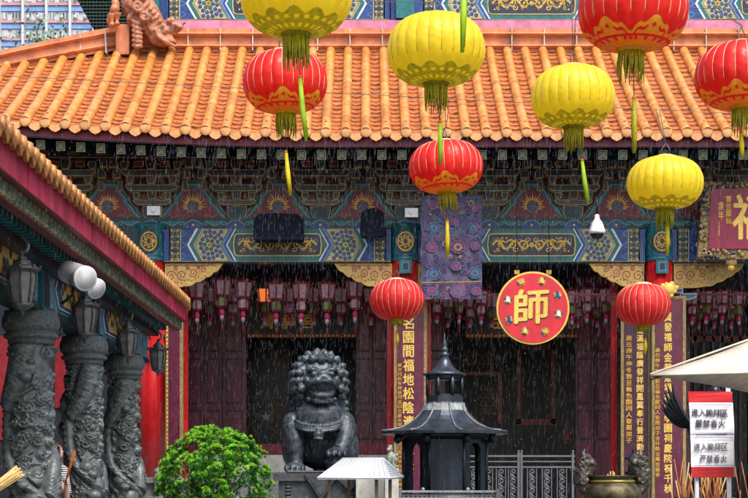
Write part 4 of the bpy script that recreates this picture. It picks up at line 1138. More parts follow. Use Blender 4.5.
# ribbons from lanterns out of frame
for (x,ya,yb,D,m_,lab,tl) in ((464,-20,52,11.5,lime,'olive green ribbon dangling at the top edge before the large yellow lantern',-2),):
    mb=MB(); mb.tube([W(x,-60,D),W(x,ya,D)],.003,wire,4); mb.ball(W(x,ya,D),.02,m_,8,6); mb.tube([W(x,ya+1,D),W(x+tl*.4,(ya+yb)/2,D),W(x+tl,yb,D)],[.02,.026,.014],m_,6); mb.tube([W(x+1,ya+3,D),W(x+tl*.4+1.5,(ya+yb)/2,D),W(x+tl+1.5,yb-5,D)],[.012,.018,.012],m_,5)
    tag(mb.build('hanging_ribbon'),lab,'ribbon')
def span(ya,yb,D,lab,sag=.15,rad=.0035):
    mb=MB(); a=Vector(W(-300,ya,D)); b=Vector(W(1050,yb,D)); P=[]
    for i in range(31):
        t=i/30; q=a.lerp(b,t); q.z-=sag*4*t*(1-t); P.append(q)
    mb.tube(P,rad,wire if rad>.002 else iron,5); tag(mb.build('overhead_wire'),lab,'wire','wires the lanterns hang from'); return P
def zw(P,x):
    for i in range(len(P)-1):
        if P[i].x<=x<=P[i+1].x:
            t=(x-P[i].x)/(P[i+1].x-P[i].x); return P[i].lerp(P[i+1],t).z
    return P[0].z
wa=span(-12,15,14.4,'upper grey wire crossing before the blue frieze at the top',.0)
wb=span(60,130,16.8,'grey wire crossing the roof tiles at the right, above the plaque',.0)
wc=span(-90,-70,11.0,'overhead wire holding the nearest lanterns',.1)
wd=span(236,240,22.2,'thin wire carrying the two small faded lanterns before the beam',.0,.0016)
for px,py,D,o in WIRES:
    c=o.location; Wp={True:None}
    P=min((wa,wb,wc,wd),key=lambda P_:abs(P_[0].y-D) + (0 if zw(P_,c.x)>c.z+.3 else 50))
    z=zw(P,c.x); mb=MB(); inv=o.matrix_basis.inverted()
    for dx in (-.02,.02): mb.tube([tuple(inv@Vector((c.x+dx*.3,c.y,c.z+.45))),tuple(inv@Vector((c.x+dx,P[0].y,z)))],.004,wire,4)
    mb.build('hanging_cord',o)
# ================= LION
LD=24.0; lk=LD/F
lion=thing('guardian_lion','dark stone guardian lion with curled mane and raised paw, left of the incense burner','statue',loc=W(319,472,LD))
def LP_(x,y,d=0): return Vector(((x-319)*lk,d,(472-y)*lk))
def lion_body(m):
    Mz=lambda a: Matrix.Rotation(a,3,'Z')
    m.ball((0,.55,.55),(.46,.55,.52),lionm,20,14)          # haunches and trunk
    m.ball((0,.3,.95),(.46,.42,.5),lionm,20,14)
    m.ball((0.0,.0,.86),(.40,.28,.34),lionm,20,14)         # chest
    for s in (-1,1):
        m.ball((s*.42,.05,.73),(.17,.2,.24),lionm,16,12)   # shoulder
        m.ball((s*.40,.75,.38),(.24,.42,.38),lionm,16,12)
        m.ball((s*.42,.32,.07),(.13,.3,.09),lionm,12,8)    # hind foot
    # left (viewer) straight leg
    m.tube([(-.42,.02,.72),(-.38,-.06,.5),(-.365,-.08,.28),(-.365,-.08,.08)],[.19,.15,.115,.12],lionm,16)
    m.ball((-.375,-.16,.075),(.165,.2,.085),lionm,14,10)
    for i in range(4): 
        x=-.50+i*.085; m.ball((x,-.31,.06),(.046,.07,.06),lionm,10,8); m.ball((x,-.375,.03),(.02,.03,.025),lionm,6,5)
    # right raised leg with paw on a ball
    m.tube([(.44,.02,.72),(.42,-.1,.55),(.38,-.2,.40),(.33,-.26,.33)],[.18,.15,.125,.12],lionm,16)
    m.ball((.28,-.28,.31),(.18,.18,.08),lionm,14,10)
    for i in range(4):
        x=.16+i*.085; m.ball((x,-.43,.29),(.045,.065,.055),lionm,10,8); m.ball((x,-.495,.26),(.02,.03,.028),lionm,6,5)
    m.ball((.27,-.2,.15),(.17,.19,.155),lionm,18,14)       # embroidered ball
    for a in range(6):
        for b in range(-1,2): m.ball((.27+.16*math.cos(a*PI/3-.2)*math.cos(b*.6),-.2+.18*math.sin(a*PI/3-.2)*math.cos(b*.6),.15+.14*math.sin(b*.6)),.03,lionm,6,5)
    # tail tuft
    m.ball((0.1,1.1,.8),(.16,.14,.4),lionm,12,8)
    H=Matrix.Rotation(R(10),3,'Z')
    hc=Vector((.01,.02,1.46))
    def h(x,y,z): return tuple(hc+H@Vector((x,y,z)))
    m.ball(h(0,.09,.02),(.40,.38,.43),lionm,24,16,H)        # skull
    m.ball(h(0,.17,-.24),(.41,.31,.33),lionm,20,12,H)
    # muzzle and face
    m.ball(h(0,-.2,-.06),(.25,.22,.22),lionm,20,14,H)
    m.ball(h(0,-.30,.085),(.115,.12,.085),lionm,16,10,H)     # nose bridge
    m.ball(h(0,-.42,.035),(.10,.06,.06),lionm,14,10,H)
    for s in (-1,1):
        m.ball(h(s*.055,-.44,.015),(.05,.045,.045),lionm,10,8,H)
        m.ball(h(s*.15,-.27,.155),(.105,.10,.05),lionm,14,8,H)   # brow
        m.ball(h(s*.19,-.24,.20),(.06,.07,.045),lionm,10,8,H)
        m.ball(h(s*.14,-.33,.085),(.05,.045,.043),lionm,12,8,H)  # eye
        m.tube([h(s*.01,-.44,-.035),h(s*.09,-.45,-.02),h(s*.17,-.39,-.05),h(s*.215,-.30,-.13)],[.04,.055,.05,.035],lionm,10)  # upper lip
        m.tube([h(s*.1,-.41,-.05),h(s*.1,-.415,-.13)],[.024,.008],lionm,7)
        m.tube([h(s*.05,-.41,-.06),h(s*.05,-.41,-.1)],[.02,.015],lionm,6)
        m.tube([h(0,-.36,-.26),h(s*.1,-.34,-.25),h(s*.17,-.28,-.2),h(s*.21,-.22,-.12)],[.05,.05,.04,.03],lionm,10) # lower lip
        m.tube([h(s*.27,-.12,.2),h(s*.34,-.14,.1),h(s*.31,-.16,-.02)],[.04,.06,.02],lionm,8)   # ear
        m.ball(h(s*.23,-.2,-.02),(.07,.1,.1),lionm,12,8,H)
        for j in range(3): m.ball(h(s*(.07+j*.07),-.33+j*.05,-.31-.02*(j%2)),.045,lionm,8,6)
    m.ball(h(0,-.25,-.28),(.16,.12,.07),lionm,14,8,H)
    for j in range(5): m.ball(h(-.12+j*.06,-.34,-.34),(.03,.03,.06),lionm,8,6)
    # mane curls
    n=0
    for ring,(el,cnt) in enumerate(((80,3),(64,8),(47,12),(30,15),(14,17),(-2,18),(-18,18),(-34,18),(-48,17))):
        for i in range(cnt):
            a=2*PI*(i+.5*(ring%2))/cnt
            e=R(el); x=.42*math.cos(e)*math.cos(a); y=.42*math.cos(e)*math.sin(a); z=.45*math.sin(e)
            if el<-10: x*=1.0+.002*(-el); 
            if y<-.12 and abs(x)<.30 and z<.24: continue
            r=.073
            m.ball(h(x,y+.06,z),r,lionm,9,7); q=Vector((x,y,z)).normalized()*.058
            m.ball(h(x+q.x,y+.06+q.y,z+q.z),.03,lionm,7,6)
    # lower mane on the shoulders
    for ring in range(2):
        for i in range(16):
            a=PI*(i/15)*1.5-PI*.25; m.ball((.43*math.cos(a),.14+.36*math.sin(a)*1.0,1.10-ring*.1),.065,lionm,8,6) if math.sin(a)>-.15 else None
    # collar band, beads and bell
    P=[]
    for i in range(33):
        a=PI+PI*i/32; P.append((.47*math.cos(a),.08+.36*math.sin(a),.88-.20*math.sin(PI*i/32)))
    m.tube(P,.03,lionm,8)
    for i in range(30):
        a=PI+PI*(i+.5)/30; f=math.sin(PI*(i+.5)/30)
        m.ball((.46*math.cos(a),.08+.385*math.sin(a),.835-.2*f),.03,lionm,7,6); m.ball((.45*math.cos(a),.06+.35*math.sin(a),.925-.2*f),.022,lionm,6,5)
    m.ball((0,-.33,.58),(.085,.08,.085),lionm,14,10); m.ball((0,-.33,.66),.035,lionm,8,6); m.ball((0,-.36,.52),(.09,.075,.02),lionm,12,6)
    m.box(-.5,.5,-.42,1.15,-.02,.02,lionm)
solid('body',[lion_body],lionm,.0125,lion,1)
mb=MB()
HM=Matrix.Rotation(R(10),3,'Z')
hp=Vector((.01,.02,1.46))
mb.ball(tuple(hp+HM@Vector((0,-.3,-.16))),(.15,.09,.06),black,14,8,HM); mb.build('mouth_shade',lion)  # black ball paints in the shade of the open jaws
# plinth
pl=thing('lion_plinth','carved dark granite plinth with draped triangular cloth under the guardian lion','plinth',loc=(W(319,472,LD)[0],LD,0))
zt=1.7-.032-.02+.0
mb=MB()
mb.box(-.70,.76,-.50,1.3,zt-.12,zt,plinthm); mb.box(-.62,.68,-.44,1.24,zt-.48,zt-.12,plinthm); mb.box(-.72,.78,-.52,1.32,zt-.62,zt-.48,plinthm); mb.box(-.64,.7,-.46,1.26,.25,zt-.62,plinthm); mb.box(-.8,.86,-.6,1.4,0,.25,plinthm)
mb.build('block',pl)
mb=MB(); mb.prism([(-.22,zt-.02),(.32,zt-.02),(.05,zt-.42)],-.535,-.50,plinthm); mb.prism([(-.16,zt-.05),(.26,zt-.05),(.05,zt-.36)],-.545,-.53,plinthm)
mb.prism([(.22,zt-.02),(.74,zt-.02),(.5,zt-.28)],-.525,-.50,plinthm)
mb.build('draped_cloth',pl)
mb=MB()
for s in (-1,1):
    for i in range(6): mb.ball((.03+s*.50,-.455,zt-.16-i*.055),(.05,.02,.022),plinthm,8,6)
for i in range(20): mb.ball((-.55+i*.062,-.45,zt-.455),(.025,.02,.02),plinthm,6,5); mb.ball((-.55+i*.062,-.45,zt-.40-.02*(i%2)),(.022,.015,.03),plinthm,6,5)
mb.build('carved_border',pl)
# ================= incense burner
BD=22.0; bk=BD/F
bx=W(444.5,470,BD)[0]
bur=thing('incense_burner','large blackened bronze incense burner with flared roof and lantern top in the centre','incense burner',loc=(bx,BD,0))
zy=lambda y: EYE+(VY-y)*bk
mb=MB(); NS=8; rot=PI/8
prof=[(y,r) for r,y in ((19,403),(20,407),(22,411.5),(25.5,416),(29.5,420),(35.5,424.5),(43,428.3),(52,430.6),(62,431.6))]
mb.lathe([(r*bk*1.03,zy(y)) for y,r in prof]+[(62*bk*1.03,zy(434.3)),(55*bk,zy(435.3)),(40*bk,zy(434))],(0,0,0),metald,16,smooth=False,rot=PI/16)
for i in range(8):
    a=PI/4*i+PI/16*1
    mb.tube([(r*bk*1.035*math.cos(a),r*bk*1.035*math.sin(a),zy(y)+.008) for y,r in prof],.016,metall,6)
    mb.ball((61*bk*math.cos(a),61*bk*math.sin(a),zy(432)),.03,metalb,7,6)
roof_=mb.build('roof',bur)
mb=MB(); mb.lathe([(19.4*bk,zy(403.5)),(20.6*bk,zy(407)),(22.6*bk,zy(411.5))],(0,0,.012),mat('bleached collar','#8f9698',.5,var=.3,scale=12),16,smooth=False,cap=False,rot=PI/16); mb.build('pale_collar',roof_)
mb=MB()
mb.lathe([(18*bk,zy(404)),(19.5*bk,zy(403)),(19.5*bk,zy(396)),(18*bk,zy(395)),(17*bk,zy(394.5))],(0,0,0),metald,8,smooth=False,rot=rot)
for i in range(8):
    a=PI/4*i+rot; x,y=18.2*bk*math.cos(a),18.2*bk*math.sin(a); mb.tube([(x,y,zy(396)),(x,y,zy(376))],.028,metald,6)
mb.lathe([(17*bk,zy(380)),(18.8*bk,zy(378)),(18.8*bk,zy(376)),(22*bk,zy(375.4)),(22*bk,zy(374)),(14*bk,zy(371.3)),(8.5*bk,zy(366)),(6*bk,zy(361)),(4.2*bk,zy(357)),(4.8*bk,zy(356)),(4.9*bk,zy(353.5)),(3*bk,zy(352.3)),(4*bk,zy(350.8)),(3.8*bk,zy(348.5)),(2.3*bk,zy(347)),(2.9*bk,zy(345)),(1.6*bk,zy(342)),(.8*bk,zy(338)),(.3*bk,zy(333))],(0,0,0),metald,16,rot=PI/8)
mb.build('lantern_top',bur)
# body: hollow octagonal shell with arched openings
mb=MB(); RB=44*bk; zt_,zb_=zy(434),zy(494)
def wallpanel(a0,a1,arch):
    p0=Vector((RB*math.cos(a0),RB*math.sin(a0),0)); p1=Vector((RB*math.cos(a1),RB*math.sin(a1),0)); u=(p1-p0); L=u.length; u.normalize(); nrm=Vector((u.y,-u.x,0))
    if not arch: strips=[[(0,zb_),(L,zb_),(L,zt_),(0,zt_)]]
    else:
        w=arch; m=L/2; az=zy(451)
        top=[(m+w*math.cos(t),az+w*math.sin(t)) for t in [PI*j/10 for j in range(11)]]
        strips=[[(0,zb_),(m-w,zb_),(m-w,az)]+[(m-w*1.0,az)]+[(0,az)]]
        strips=[[(0,zb_),(m-w,zb_),(m-w,az),(0,az)],[(m+w,zb_),(L,zb_),(L,az),(m+w,az)]]
        for j in range(10):
            (xa,za),(xb,zb2)=top[j],top[j+1]; strips.append([(xb,zb2),(xa,za),(xa,zt_),(xb,zt_)])
        strips.append([(m+w,az),(L,az),(L,zt_),(m+w,zt_)]); strips.append([(0,az),(m-w,az),(m-w,zt_),(0,zt_)])
    for s_ in strips:
        out=[p0+u*a+Vector((0,0,b)) for a,b in s_]; inn=[q-nrm*.05 for q in out]; n=len(out)
        mb.add([tuple(q) for q in out]+[tuple(q) for q in inn],[tuple(range(n)),tuple(range(2*n-1,n-1,-1))]+[(j,j+n,(j+1)%n+n,(j+1)%n) for j in range(n)],metalb)
for i in range(8):
    a0=PI/4*i+rot; a1=a0+PI/4; mid=(math.degrees((a0+a1)/2))%360
    arch=None
    if round(mid)%90==45 : arch=.115
    if round(mid) in (90,): arch=None
    wallpanel(a0,a1,arch)
for i in range(8):
    a=PI/4*i+rot; mb.tube([(RB*math.cos(a),RB*math.sin(a),zb_),(RB*math.cos(a),RB*math.sin(a),zt_)],.022,metalb,8)
    mb.ball((RB*1.15*math.cos(a),RB*1.15*math.sin(a),zy(439)),(.06,.06,.07),metalb,8,6)
mb.lathe([(RB*1.0,zy(440)),(RB*1.12,zy(437)),(RB*1.15,zy(434))],(0,0,0),metalb,8,smooth=False,cap=False,rot=rot)
mb.build('body',bur)
mb=MB(); mb.lathe([(.5,0),(.55,.1),(.62,.3),(.5,.5),(.6,.9),(.72,1.2),(.76,1.3),(.74,zy(494))],(0,0,0),metalb,16); mb.build('base',bur)
# fence of the burner
fr=thing('burner_fence','low pierced grey stone fence in front of the incense burner','fence')
mb=MB(); D=20.6; p=PX(mb,D)
p.prism(rect(400,498,490.6,492.6),stoneg,.12); p.prism(rect(401,497,497.5,499.5),stoneg,.1,.01)
x=402
while x<497:
    p.rib([(x,495.2),(x+2,493.2),(x+4,495.2),(x+2,497.2),(x,495.2)],.7,stoneg,.03); p.prism([(x+1.2,495.2),(x+2,494.2),(x+2.8,495.2),(x+2,496.2)],stoneg,.05,.03); x+=4.6
p.prism(rect(401,497,499.5,585),stoneg,.1,.02)
for x in (423,468): mb.ball(W(x,489.3,D+.05),.025,stoneg,8,6)
mb.build('panel',fr)
mb=MB(); p=PX(mb,D-.05); 
for x in (400,498): p.prism(rect(x-1.6,x+1.6,489,592),metall,.05)
mb.build('post',fr)
# small stone beast on a post
def beast(m):
    k=19/F; o=Vector(W(391,466,19))
    def b(x,y,r,d=0,e=None): m.ball(tuple(o+Vector((x*k,d,-(y-466)*k))),e or r*k,stoneg,12,8)
    b(0,458,1,0,(5*k,5*k,6.5*k)); b(-1,449,3.1); b(-2.8,450,1.8,-.03); b(-1.8,445.6,1); b(.6,445.6,1); b(5,460,2.4); b(6,455,1.6); b(5.4,451.5,1)
    for s in (-2.5,2): m.tube([tuple(o+Vector((s*k,-.05,9*k))),tuple(o+Vector((s*k,-.06,0)))],[.03,.025],stoneg,8)
    m.box(o.x-5.5*k,o.x+7*k,o.y-.08,o.y+.08,o.z-.03,o.z+.01,stoneg)
o=solid('stone_beast',[beast],mat('pale green stone','#8f9c92',.6,var=.3,scale=20),.008,None,1); tag(o,'small pale green stone beast perched on a post beside the incense burner','statue')
mb=MB(); c=W(391,468,19); mb.box(c[0]-.075,c[0]+.095,18.92,19.08,0,c[2]-.004,stonel); mb.box(c[0]-.09,c[0]+.11,18.9,19.1,1.2,1.28,stonel); tag(mb.build('stone_post'),'pale stone post carrying the small stone beast','post')
# ================= shelter with white tin roof
SD=12.0; sk=SD/F
sh=thing('tin_roof_shelter','small shelter with white ribbed tin hip roof standing before the lion and burner','shelter',loc=W(362,478,SD))
A=lambda x,y,d=0: ((x-362)*sk,d,(478-y)*sk)
mb=MB(); wt=mat('white tin','#c9ced2',.3,.1,var=.04,scale=5)
fl,frr=A(317.5,478),A(390,478); 
bl,br=A(330,478,.9),A(405.5,477,.62)
ra,rb2=A(342,458.5,.38),A(384,458.5,.34)
V=[fl,frr,br,bl,ra,rb2]; V2=[(x,y,z-.012) for x,y,z in V]
mb.add(V+V2,[(0,1,5,4),(1,2,5),(2,3,4,5),(3,0,4),(6,10,11,7),(7,11,8),(8,11,10,9),(9,10,6),(0,6,7,1),(1,7,8,2),(2,8,9,3),(3,9,6,0)],wt)
for i in range(13):
    t=(i+.3)/13; b=Vector(fl).lerp(Vector(frr),t); a=Vector(ra).lerp(Vector(rb2),t); mb.tube([b+Vector((0,-.004,.004)),a+Vector((0,-.004,.004))],.0038,wt,5)
mb.tube([ra,rb2],.010,wt,6); mb.tube([fl,ra],.006,wt,6); mb.tube([frr,rb2],.007,wt,6); mb.tube([br,rb2],.007,wt,6); mb.tube([fl,frr],.006,wt,6); mb.tube([frr,br],.006,wt,6)
for i in range(1,9):
    t=i/9; a=Vector(frr).lerp(Vector(rb2),t); b=Vector(br).lerp(Vector(rb2),t); mb.tube([a,b],.0025,metall,4)
    a=Vector(frr).lerp(Vector(br),t); mb.tube([a,Vector(rb2).lerp(a,.0)],.0018,metall,4)
mb.build('roof',sh)
for x,d in ((329,.12),(348,.7),(376.5,.1),(391,.45)):
    a=A(x,479,d); mb=MB(); w=.014; mb.box(a[0]-w,a[0]+w,d-w,d+w,-A(0,478)[2]-W(0,478,SD)[2]+.002,a[2]+.03*0-.0,mat('brown post','#6f5a50',.5)); mb.build('post',sh)
# ================= pale pedestal right of lion
mb=MB(); p=PX(mb,23.0); p.prism(rect(356,384,470,582),stonel,.5); p.prism(rect(354,386,468.5,471.5),stonel,.6,-.05); tag(mb.build('stone_pedestal'),'pale stone pedestal between the lion plinth and the burner','pedestal')
# ================= bush
bush=thing('clipped_bush','bright green dome shaped bush with fine leaves before the red wall','shrub',loc=W(212,500,16)); bush.scale=(.89,.89,.99)
rr=random.Random(21); bk2=16/F
LV={leafA:[],leafB:[],leafC:[]}
bodym=MB()
def rosette(c,ax,sz_,mt):
    ax=ax.normalized(); u=ax.orthogonal().normalized(); v=ax.cross(u); a0=rr.random()*6
    for j in range(9):
        a=a0+j*2.4; ly=.25+j*.10; d=(ax*(1.25-ly*.8)+(u*math.cos(a)+v*math.sin(a))*ly).normalized()
        s=d.cross(ax).normalized()*sz_*.14; L=sz_*rr.uniform(.8,1.15); n=s.cross(d).normalized()*sz_*.05
        b=c; m_=c+d*L*.55; t=c+d*L-Vector((0,0,sz_*.12))
        bodym.add([tuple(b),tuple(m_+s+n),tuple(t),tuple(m_-s+n)],[(0,1,2),(0,2,3)],mt)
clumps=[]
def crown_r(th): # silhouette radius factor
    return 1+.06*math.sin(3*th+1)+.05*math.sin(7*th)
for i in range(190):
    for _ in range(50):
        z=rr.uniform(-.30,1); a=rr.uniform(0,2*PI)
        if math.sin(a)<.35: break
    h=max(0,z); 
    # silhouette: broad at mid height, peaked top left of centre
    rad=(58*(max(0,1-h**2.6))**.62 if h>.12 else 58*(1-.35*max(0,-z+.12)/.4))*bk2
    c=Vector((rad*math.cos(a)*rr.uniform(.74,1.1)+(2*bk2),rad*.8*math.sin(a)*rr.uniform(.78,1),h*70*bk2 + (z*30*bk2 if z<0 else 0)))
    c*=1; clumps.append((c,rr.choice((.045,.06,.08,.1))))
for _ in range(26):
    a=rr.uniform(PI*.9,PI*2.1); h=rr.uniform(.1,.98); rad=58*(max(0,1-h**2.6))**.62*bk2*rr.uniform(1.02,1.1); clumps.append((Vector((rad*math.cos(a)+2*bk2,rad*.8*math.sin(a),h*70*bk2*rr.uniform(1,1.06))),rr.choice((.022,.03,.036))))
for _ in range(40):
    a=rr.uniform(0,6.28); q=rr.uniform(0,.72); h=rr.uniform(-.25,.75); clumps.append((Vector((q*58*bk2*math.cos(a)*(max(0,1-max(0,h)**2.4))**.7+2*bk2,q*46*bk2*math.sin(a)*(max(0,1-max(0,h)**2.4))**.7,h*66*bk2*(1 if h>0 else .45))),.12))
for c,r in clumps:
    out=Vector((c.x,c.y*1.2,c.z-.2)).normalized()
    for q in range(44):
        d=Vector((rr.gauss(0,1),rr.gauss(0,1),rr.gauss(0,1))).normalized()
        if d.dot(out)<-.25: continue
        pnt=c+Vector((d.x*r*1.15,d.y*r,d.z*r*.7)); 
        m_=leafB if (d.z>.1 and d.dot(out)>.2 and rr.random()<.7) else (leafA if rr.random()<.5 else leafC)  # upward outer new growth painted lighter, inner leaves darker, as light would fall
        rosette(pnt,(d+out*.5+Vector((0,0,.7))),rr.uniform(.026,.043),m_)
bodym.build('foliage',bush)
mb=MB()
for i in range(26):
    c,r=clumps[i*9]; mb.tube([(0,0,-.35),tuple(c*.4+Vector((0,0,-.05))),tuple(c*.95)],[.022,.012,.005],bark,6)
mb.tube([(0,0,-.75),(.02,0,-.5),(0,0,-.3)],[.06,.05,.04],bark,8); mb.build('branches',bush)
t=thing('plant_pot','large glazed stone pot holding the clipped bush','pot',loc=(W(213,500,16)[0],16,0))
mb=MB(); mb.lathe([(.35,0),(.42,.3),(.5,.62),(.53,.7),(.48,.7),(.44,.6),(.01,.58)],(0,0,0),stoneg,28); mb.build('pot',t)
# ================= stone balustrade behind the bush
t=thing('stone_balustrade','weathered grey carved stone balustrade behind the bush','balustrade')
mb=MB(); p=PX(mb,26.4); p.prism(rect(120,262,477.5,483),stoneg,.25); p.prism(rect(120,262,496,505),stoneg,.25); p.prism(rect(120,262,505,575),stoneg,.2,.02)
mb.build('rail',t)
for x in (141,158,205,252):
    mb=MB(); q=PX(mb,26.36); q.prism(rect(x-3.5,x+3.5,474,575),stoneg,.3); mb.ball(W(x,472,26.5),.08,stoneg,10,8); mb.build('post',t)
for x in (149.5,182,229):
    mb=MB(); q=PX(mb,26.5); q.prism([(x-5,496),(x-4,491),(x-7,488),(x-4,483),(x+4,483),(x+7,488),(x+4,491),(x+5,496)],stoneg,.1); mb.build('baluster',t)
# ================= metal railing
t=thing('metal_railing','silver painted metal railing with scrolled panels beside the burner','railing')
RD=25.0; rk=RD/F
def RB_(mb,x0,x1,y0,y1,th=.04,d=0): PX(mb,RD+d).prism(rect(x0,x1,y0,y1),steel,th)
mb=MB()
for y0,y1 in ((455.2,457),(461,462.2),(466.3,468),(520,522)): RB_(mb,440,575,y0,y1)
mb.build('rails',t)
for x in (444,518.6,521.6,573): 
    mb=MB(); RB_(mb,x-1.1,x+1.1,452.5,569,.05,-.01); mb.ball(W(x,451.6,RD+.01),.022,steel,8,6); mb.build('post',t)
for x in (459,474,488,501,513,532,547,562):
    mb=MB(); 
    for s in (-4.6,4.6): PX(mb,RD+.01).prism(rect(x+s-.45,x+s+.45,468,520),steel,.02)
    for i in range(5):
        y=472+i*9.6
        for dr in (1,-1):
            cy=y+(0 if dr>0 else 4.8); P=spiral(x+dr*.3,cy,3.4 if dr>0 else 2.6,1.4,PI*.5*dr,dr,16)
            mb.tube([W(a,b,RD+.02) for a,b in P],.011,steel,5)
        mb.tube([W(x-3,y+2,RD+.02),W(x+3.4,y+6.6,RD+.02)],.012,steel,5)
    mb.build('scroll_panel',t)
# ================= bronze censer with dragon handles
CD=18.0; ck=CD/F
t=thing('bronze_censer','brass censer bowl with two rearing dragon handles holding incense','censer',loc=(W(612,470,CD)[0],CD,0))
zc_=lambda y: EYE+(VY-y)*ck
mb=MB(); mb.lathe([(10*ck,0.3),(12*ck,.7),(20*ck,zc_(515)),(29*ck,zc_(498)),(30*ck,zc_(490)),(24*ck,zc_(484.5)),(21.5*ck,zc_(482)),(22.5*ck,zc_(478)),(24*ck,zc_(476.5)),(24*ck,zc_(475.6)),(21*ck,zc_(475.6)),(20*ck,zc_(482)),(.01,zc_(483))],(0,0,0),bronze,40)
mb.lathe([(21.8*ck,zc_(483)),(24*ck,zc_(481.4)),(22*ck,zc_(480))],(0,0,0),mat('polished brass','#b09a50',.3,.6,var=.2),40,cap=False)
for i in range(3):
    a=2*PI*i/3+.5; mb.tube([(14*ck*math.cos(a),14*ck*math.sin(a),.8),(20*ck*math.cos(a),20*ck*math.sin(a),.4),(18*ck*math.cos(a),18*ck*math.sin(a),0)],[.07,.06,.09],bronze,10)
mb.build('bowl',t)
for s in (-1,1):
    def hd(m,s=s):
        def q(x,y,d=0): return (s*x*ck,d,zc_(y))
        m.tube([q(20,491),q(27,489),q(31,482),q(30,474),q(26,468),q(24,462),q(25,458)],[.05,.09,.1,.11,.1,.08,.04],bronzeh,12)
        m.tube([q(25,462),q(20,463),q(16,466)],[.08,.06,.02],bronzeh,8); m.tube([q(25,465),q(20,468),q(18,470)],[.05,.04,.015],bronzeh,8)
        m.tube([q(27,458),q(29,453),q(27,449)],[.05,.03,.01],bronzeh,7)
        r5=random.Random(4)
        for i in range(60):
            y=r5.uniform(456,492); x=(27+ (4 if 470<y<486 else 0)+r5.uniform(-7,6)); m.ball(q(x,y,r5.uniform(-.09,.05)),r5.uniform(.02,.045),bronzeh,7,5)
        for y in (460,467,474,481): m.tube([(a,-.1,b) for a,b in [( (s*(30)*ck)+x*.05, zc_(y)+z*.05) for x,z in spiral(0,0,1,1.3,0,s,12)]],.014,bronzeh,5)
        m.tube([q(30,489),q(27,493),q(22,490)],[.05,.06,.04],bronzeh,8)
    solid('dragon_handle',[hd],bronzeh,.009,t,1)
mb=MB(); 
for x in (-4,-1.5,1,2.4): mb.tube([(x*ck,0,zc_(485)),(x*ck,.01,zc_(470+abs(x)))],.007,incensep,5)
mb.build('incense_sticks',t)
# small pagoda lamp behind
t=thing('stone_lantern','small dark pagoda topped lantern behind the right dragon handle','lantern',loc=(W(633,470,21)[0],21,0)); k=21/F; z_=lambda y: EYE+(VY-y)*k
mb=MB(); mb.lathe([(5*k,0),(5*k,z_(476)),(8*k,z_(474)),(8*k,z_(472))],(0,0,0),metalb,8,smooth=False); mb.lathe([(.001,z_(447)),(1.2*k,z_(450)),(1*k,z_(453)),(4*k,z_(456)),(8.5*k,z_(458)),(8.5*k,z_(459.5)),(5*k,z_(460))],(0,0,0),metalb,8,smooth=False); 
for i in range(4): a=PI/2*i+.6; mb.tube([(5*k*math.cos(a),5*k*math.sin(a),z_(460)),(5*k*math.cos(a),5*k*math.sin(a),z_(473))],.02,metalb,5)
mb.lathe([(5.4*k,z_(473)),(5.8*k,z_(472)),(5*k,z_(471))],(0,0,0),metalb,8); mb.build('body',t)
# ================= notice sign on poles
ND=10.0; nk=ND/F
t=thing('notice_sign','white notice with red bands and printed characters strapped to two white poles','sign')
mb=MB(); p=PX(mb,ND); wv=lambda y:1.2*math.sin((y-391)/87*5)
def strip(y0,y1,mt,dy=0,n=10):
    for i in range(n):
        a=y0+(y1-y0)*i/n; b=y0+(y1-y0)*(i+1)/n
        xl=lambda y:688+ (y-391)*.05+wv(y)*.5; xr=lambda y:731.5+(y-391)*.045+wv(y)
        pts=p.q([(xl(a),a),(xr(a),a),(xr(b),b),(xl(b),b)]); 
        da=lambda y:.004*math.sin((y-391)*.2)
        mb.add([(pts[0][0],ND+dy+da(a),pts[0][1]),(pts[1][0],ND+dy+da(a)*-1,pts[1][1]),(pts[2][0],ND+dy-da(b),pts[2][1]),(pts[3][0],ND+dy+da(b),pts[3][1])],[(3,2,1,0)],mt)
strip(402.5,434,paper); strip(435,467,paper); strip(391.5,402.5,signred,-.001,3); strip(467,477.5,signred,-.001,3)
mb.build('sheet',t)
mb=MB(); p=PX(mb,ND+.006); p.prism([(689,392),(732,392),(735.5,477),(692,477)],stonel,.012); p.mb=mb
mb.build('backing_board',t)
mb=MB(); p=PX(mb,ND-.008)
for y in (405,433,438,465.5): p.rib([(690+(y-391)*.05,y),(731+(y-391)*.05,y)],.5,inkb)
p.rib([(696,434.6),(727,434)],1.1,ink)
for i,ch in enumerate('進入跪拜區'): put_char(p,ch,695+i*7.3,412.5+.2*i,7.0,7.6,ink)
for i,ch in enumerate('嚴禁香火'): put_char(p,ch,699+i*7.6,423.7,6.8,7.6,ink)
for i,ch in enumerate('进入跪拜区'): put_char(p,ch,697+i*6.9,447,6.2,7.4,mat('light ink','#6a6a78',.6))
for i,ch in enumerate('严禁香火'): put_char(p,ch,703+i*6.9,459,6.0,7.2,mat('light ink','#6a6a78',.6))
mb.build('lettering',t)
for x,x2,yt in ((696,699,396),(728,731.5,385.5)):
    mb=MB(); a=Vector(W(x,yt,ND+.03)); b=Vector(W(x2,VY+EYE/nk-1,ND+.03)); mb.tube([a,b],.0155,plasticw,12); mb.build('pole',t)
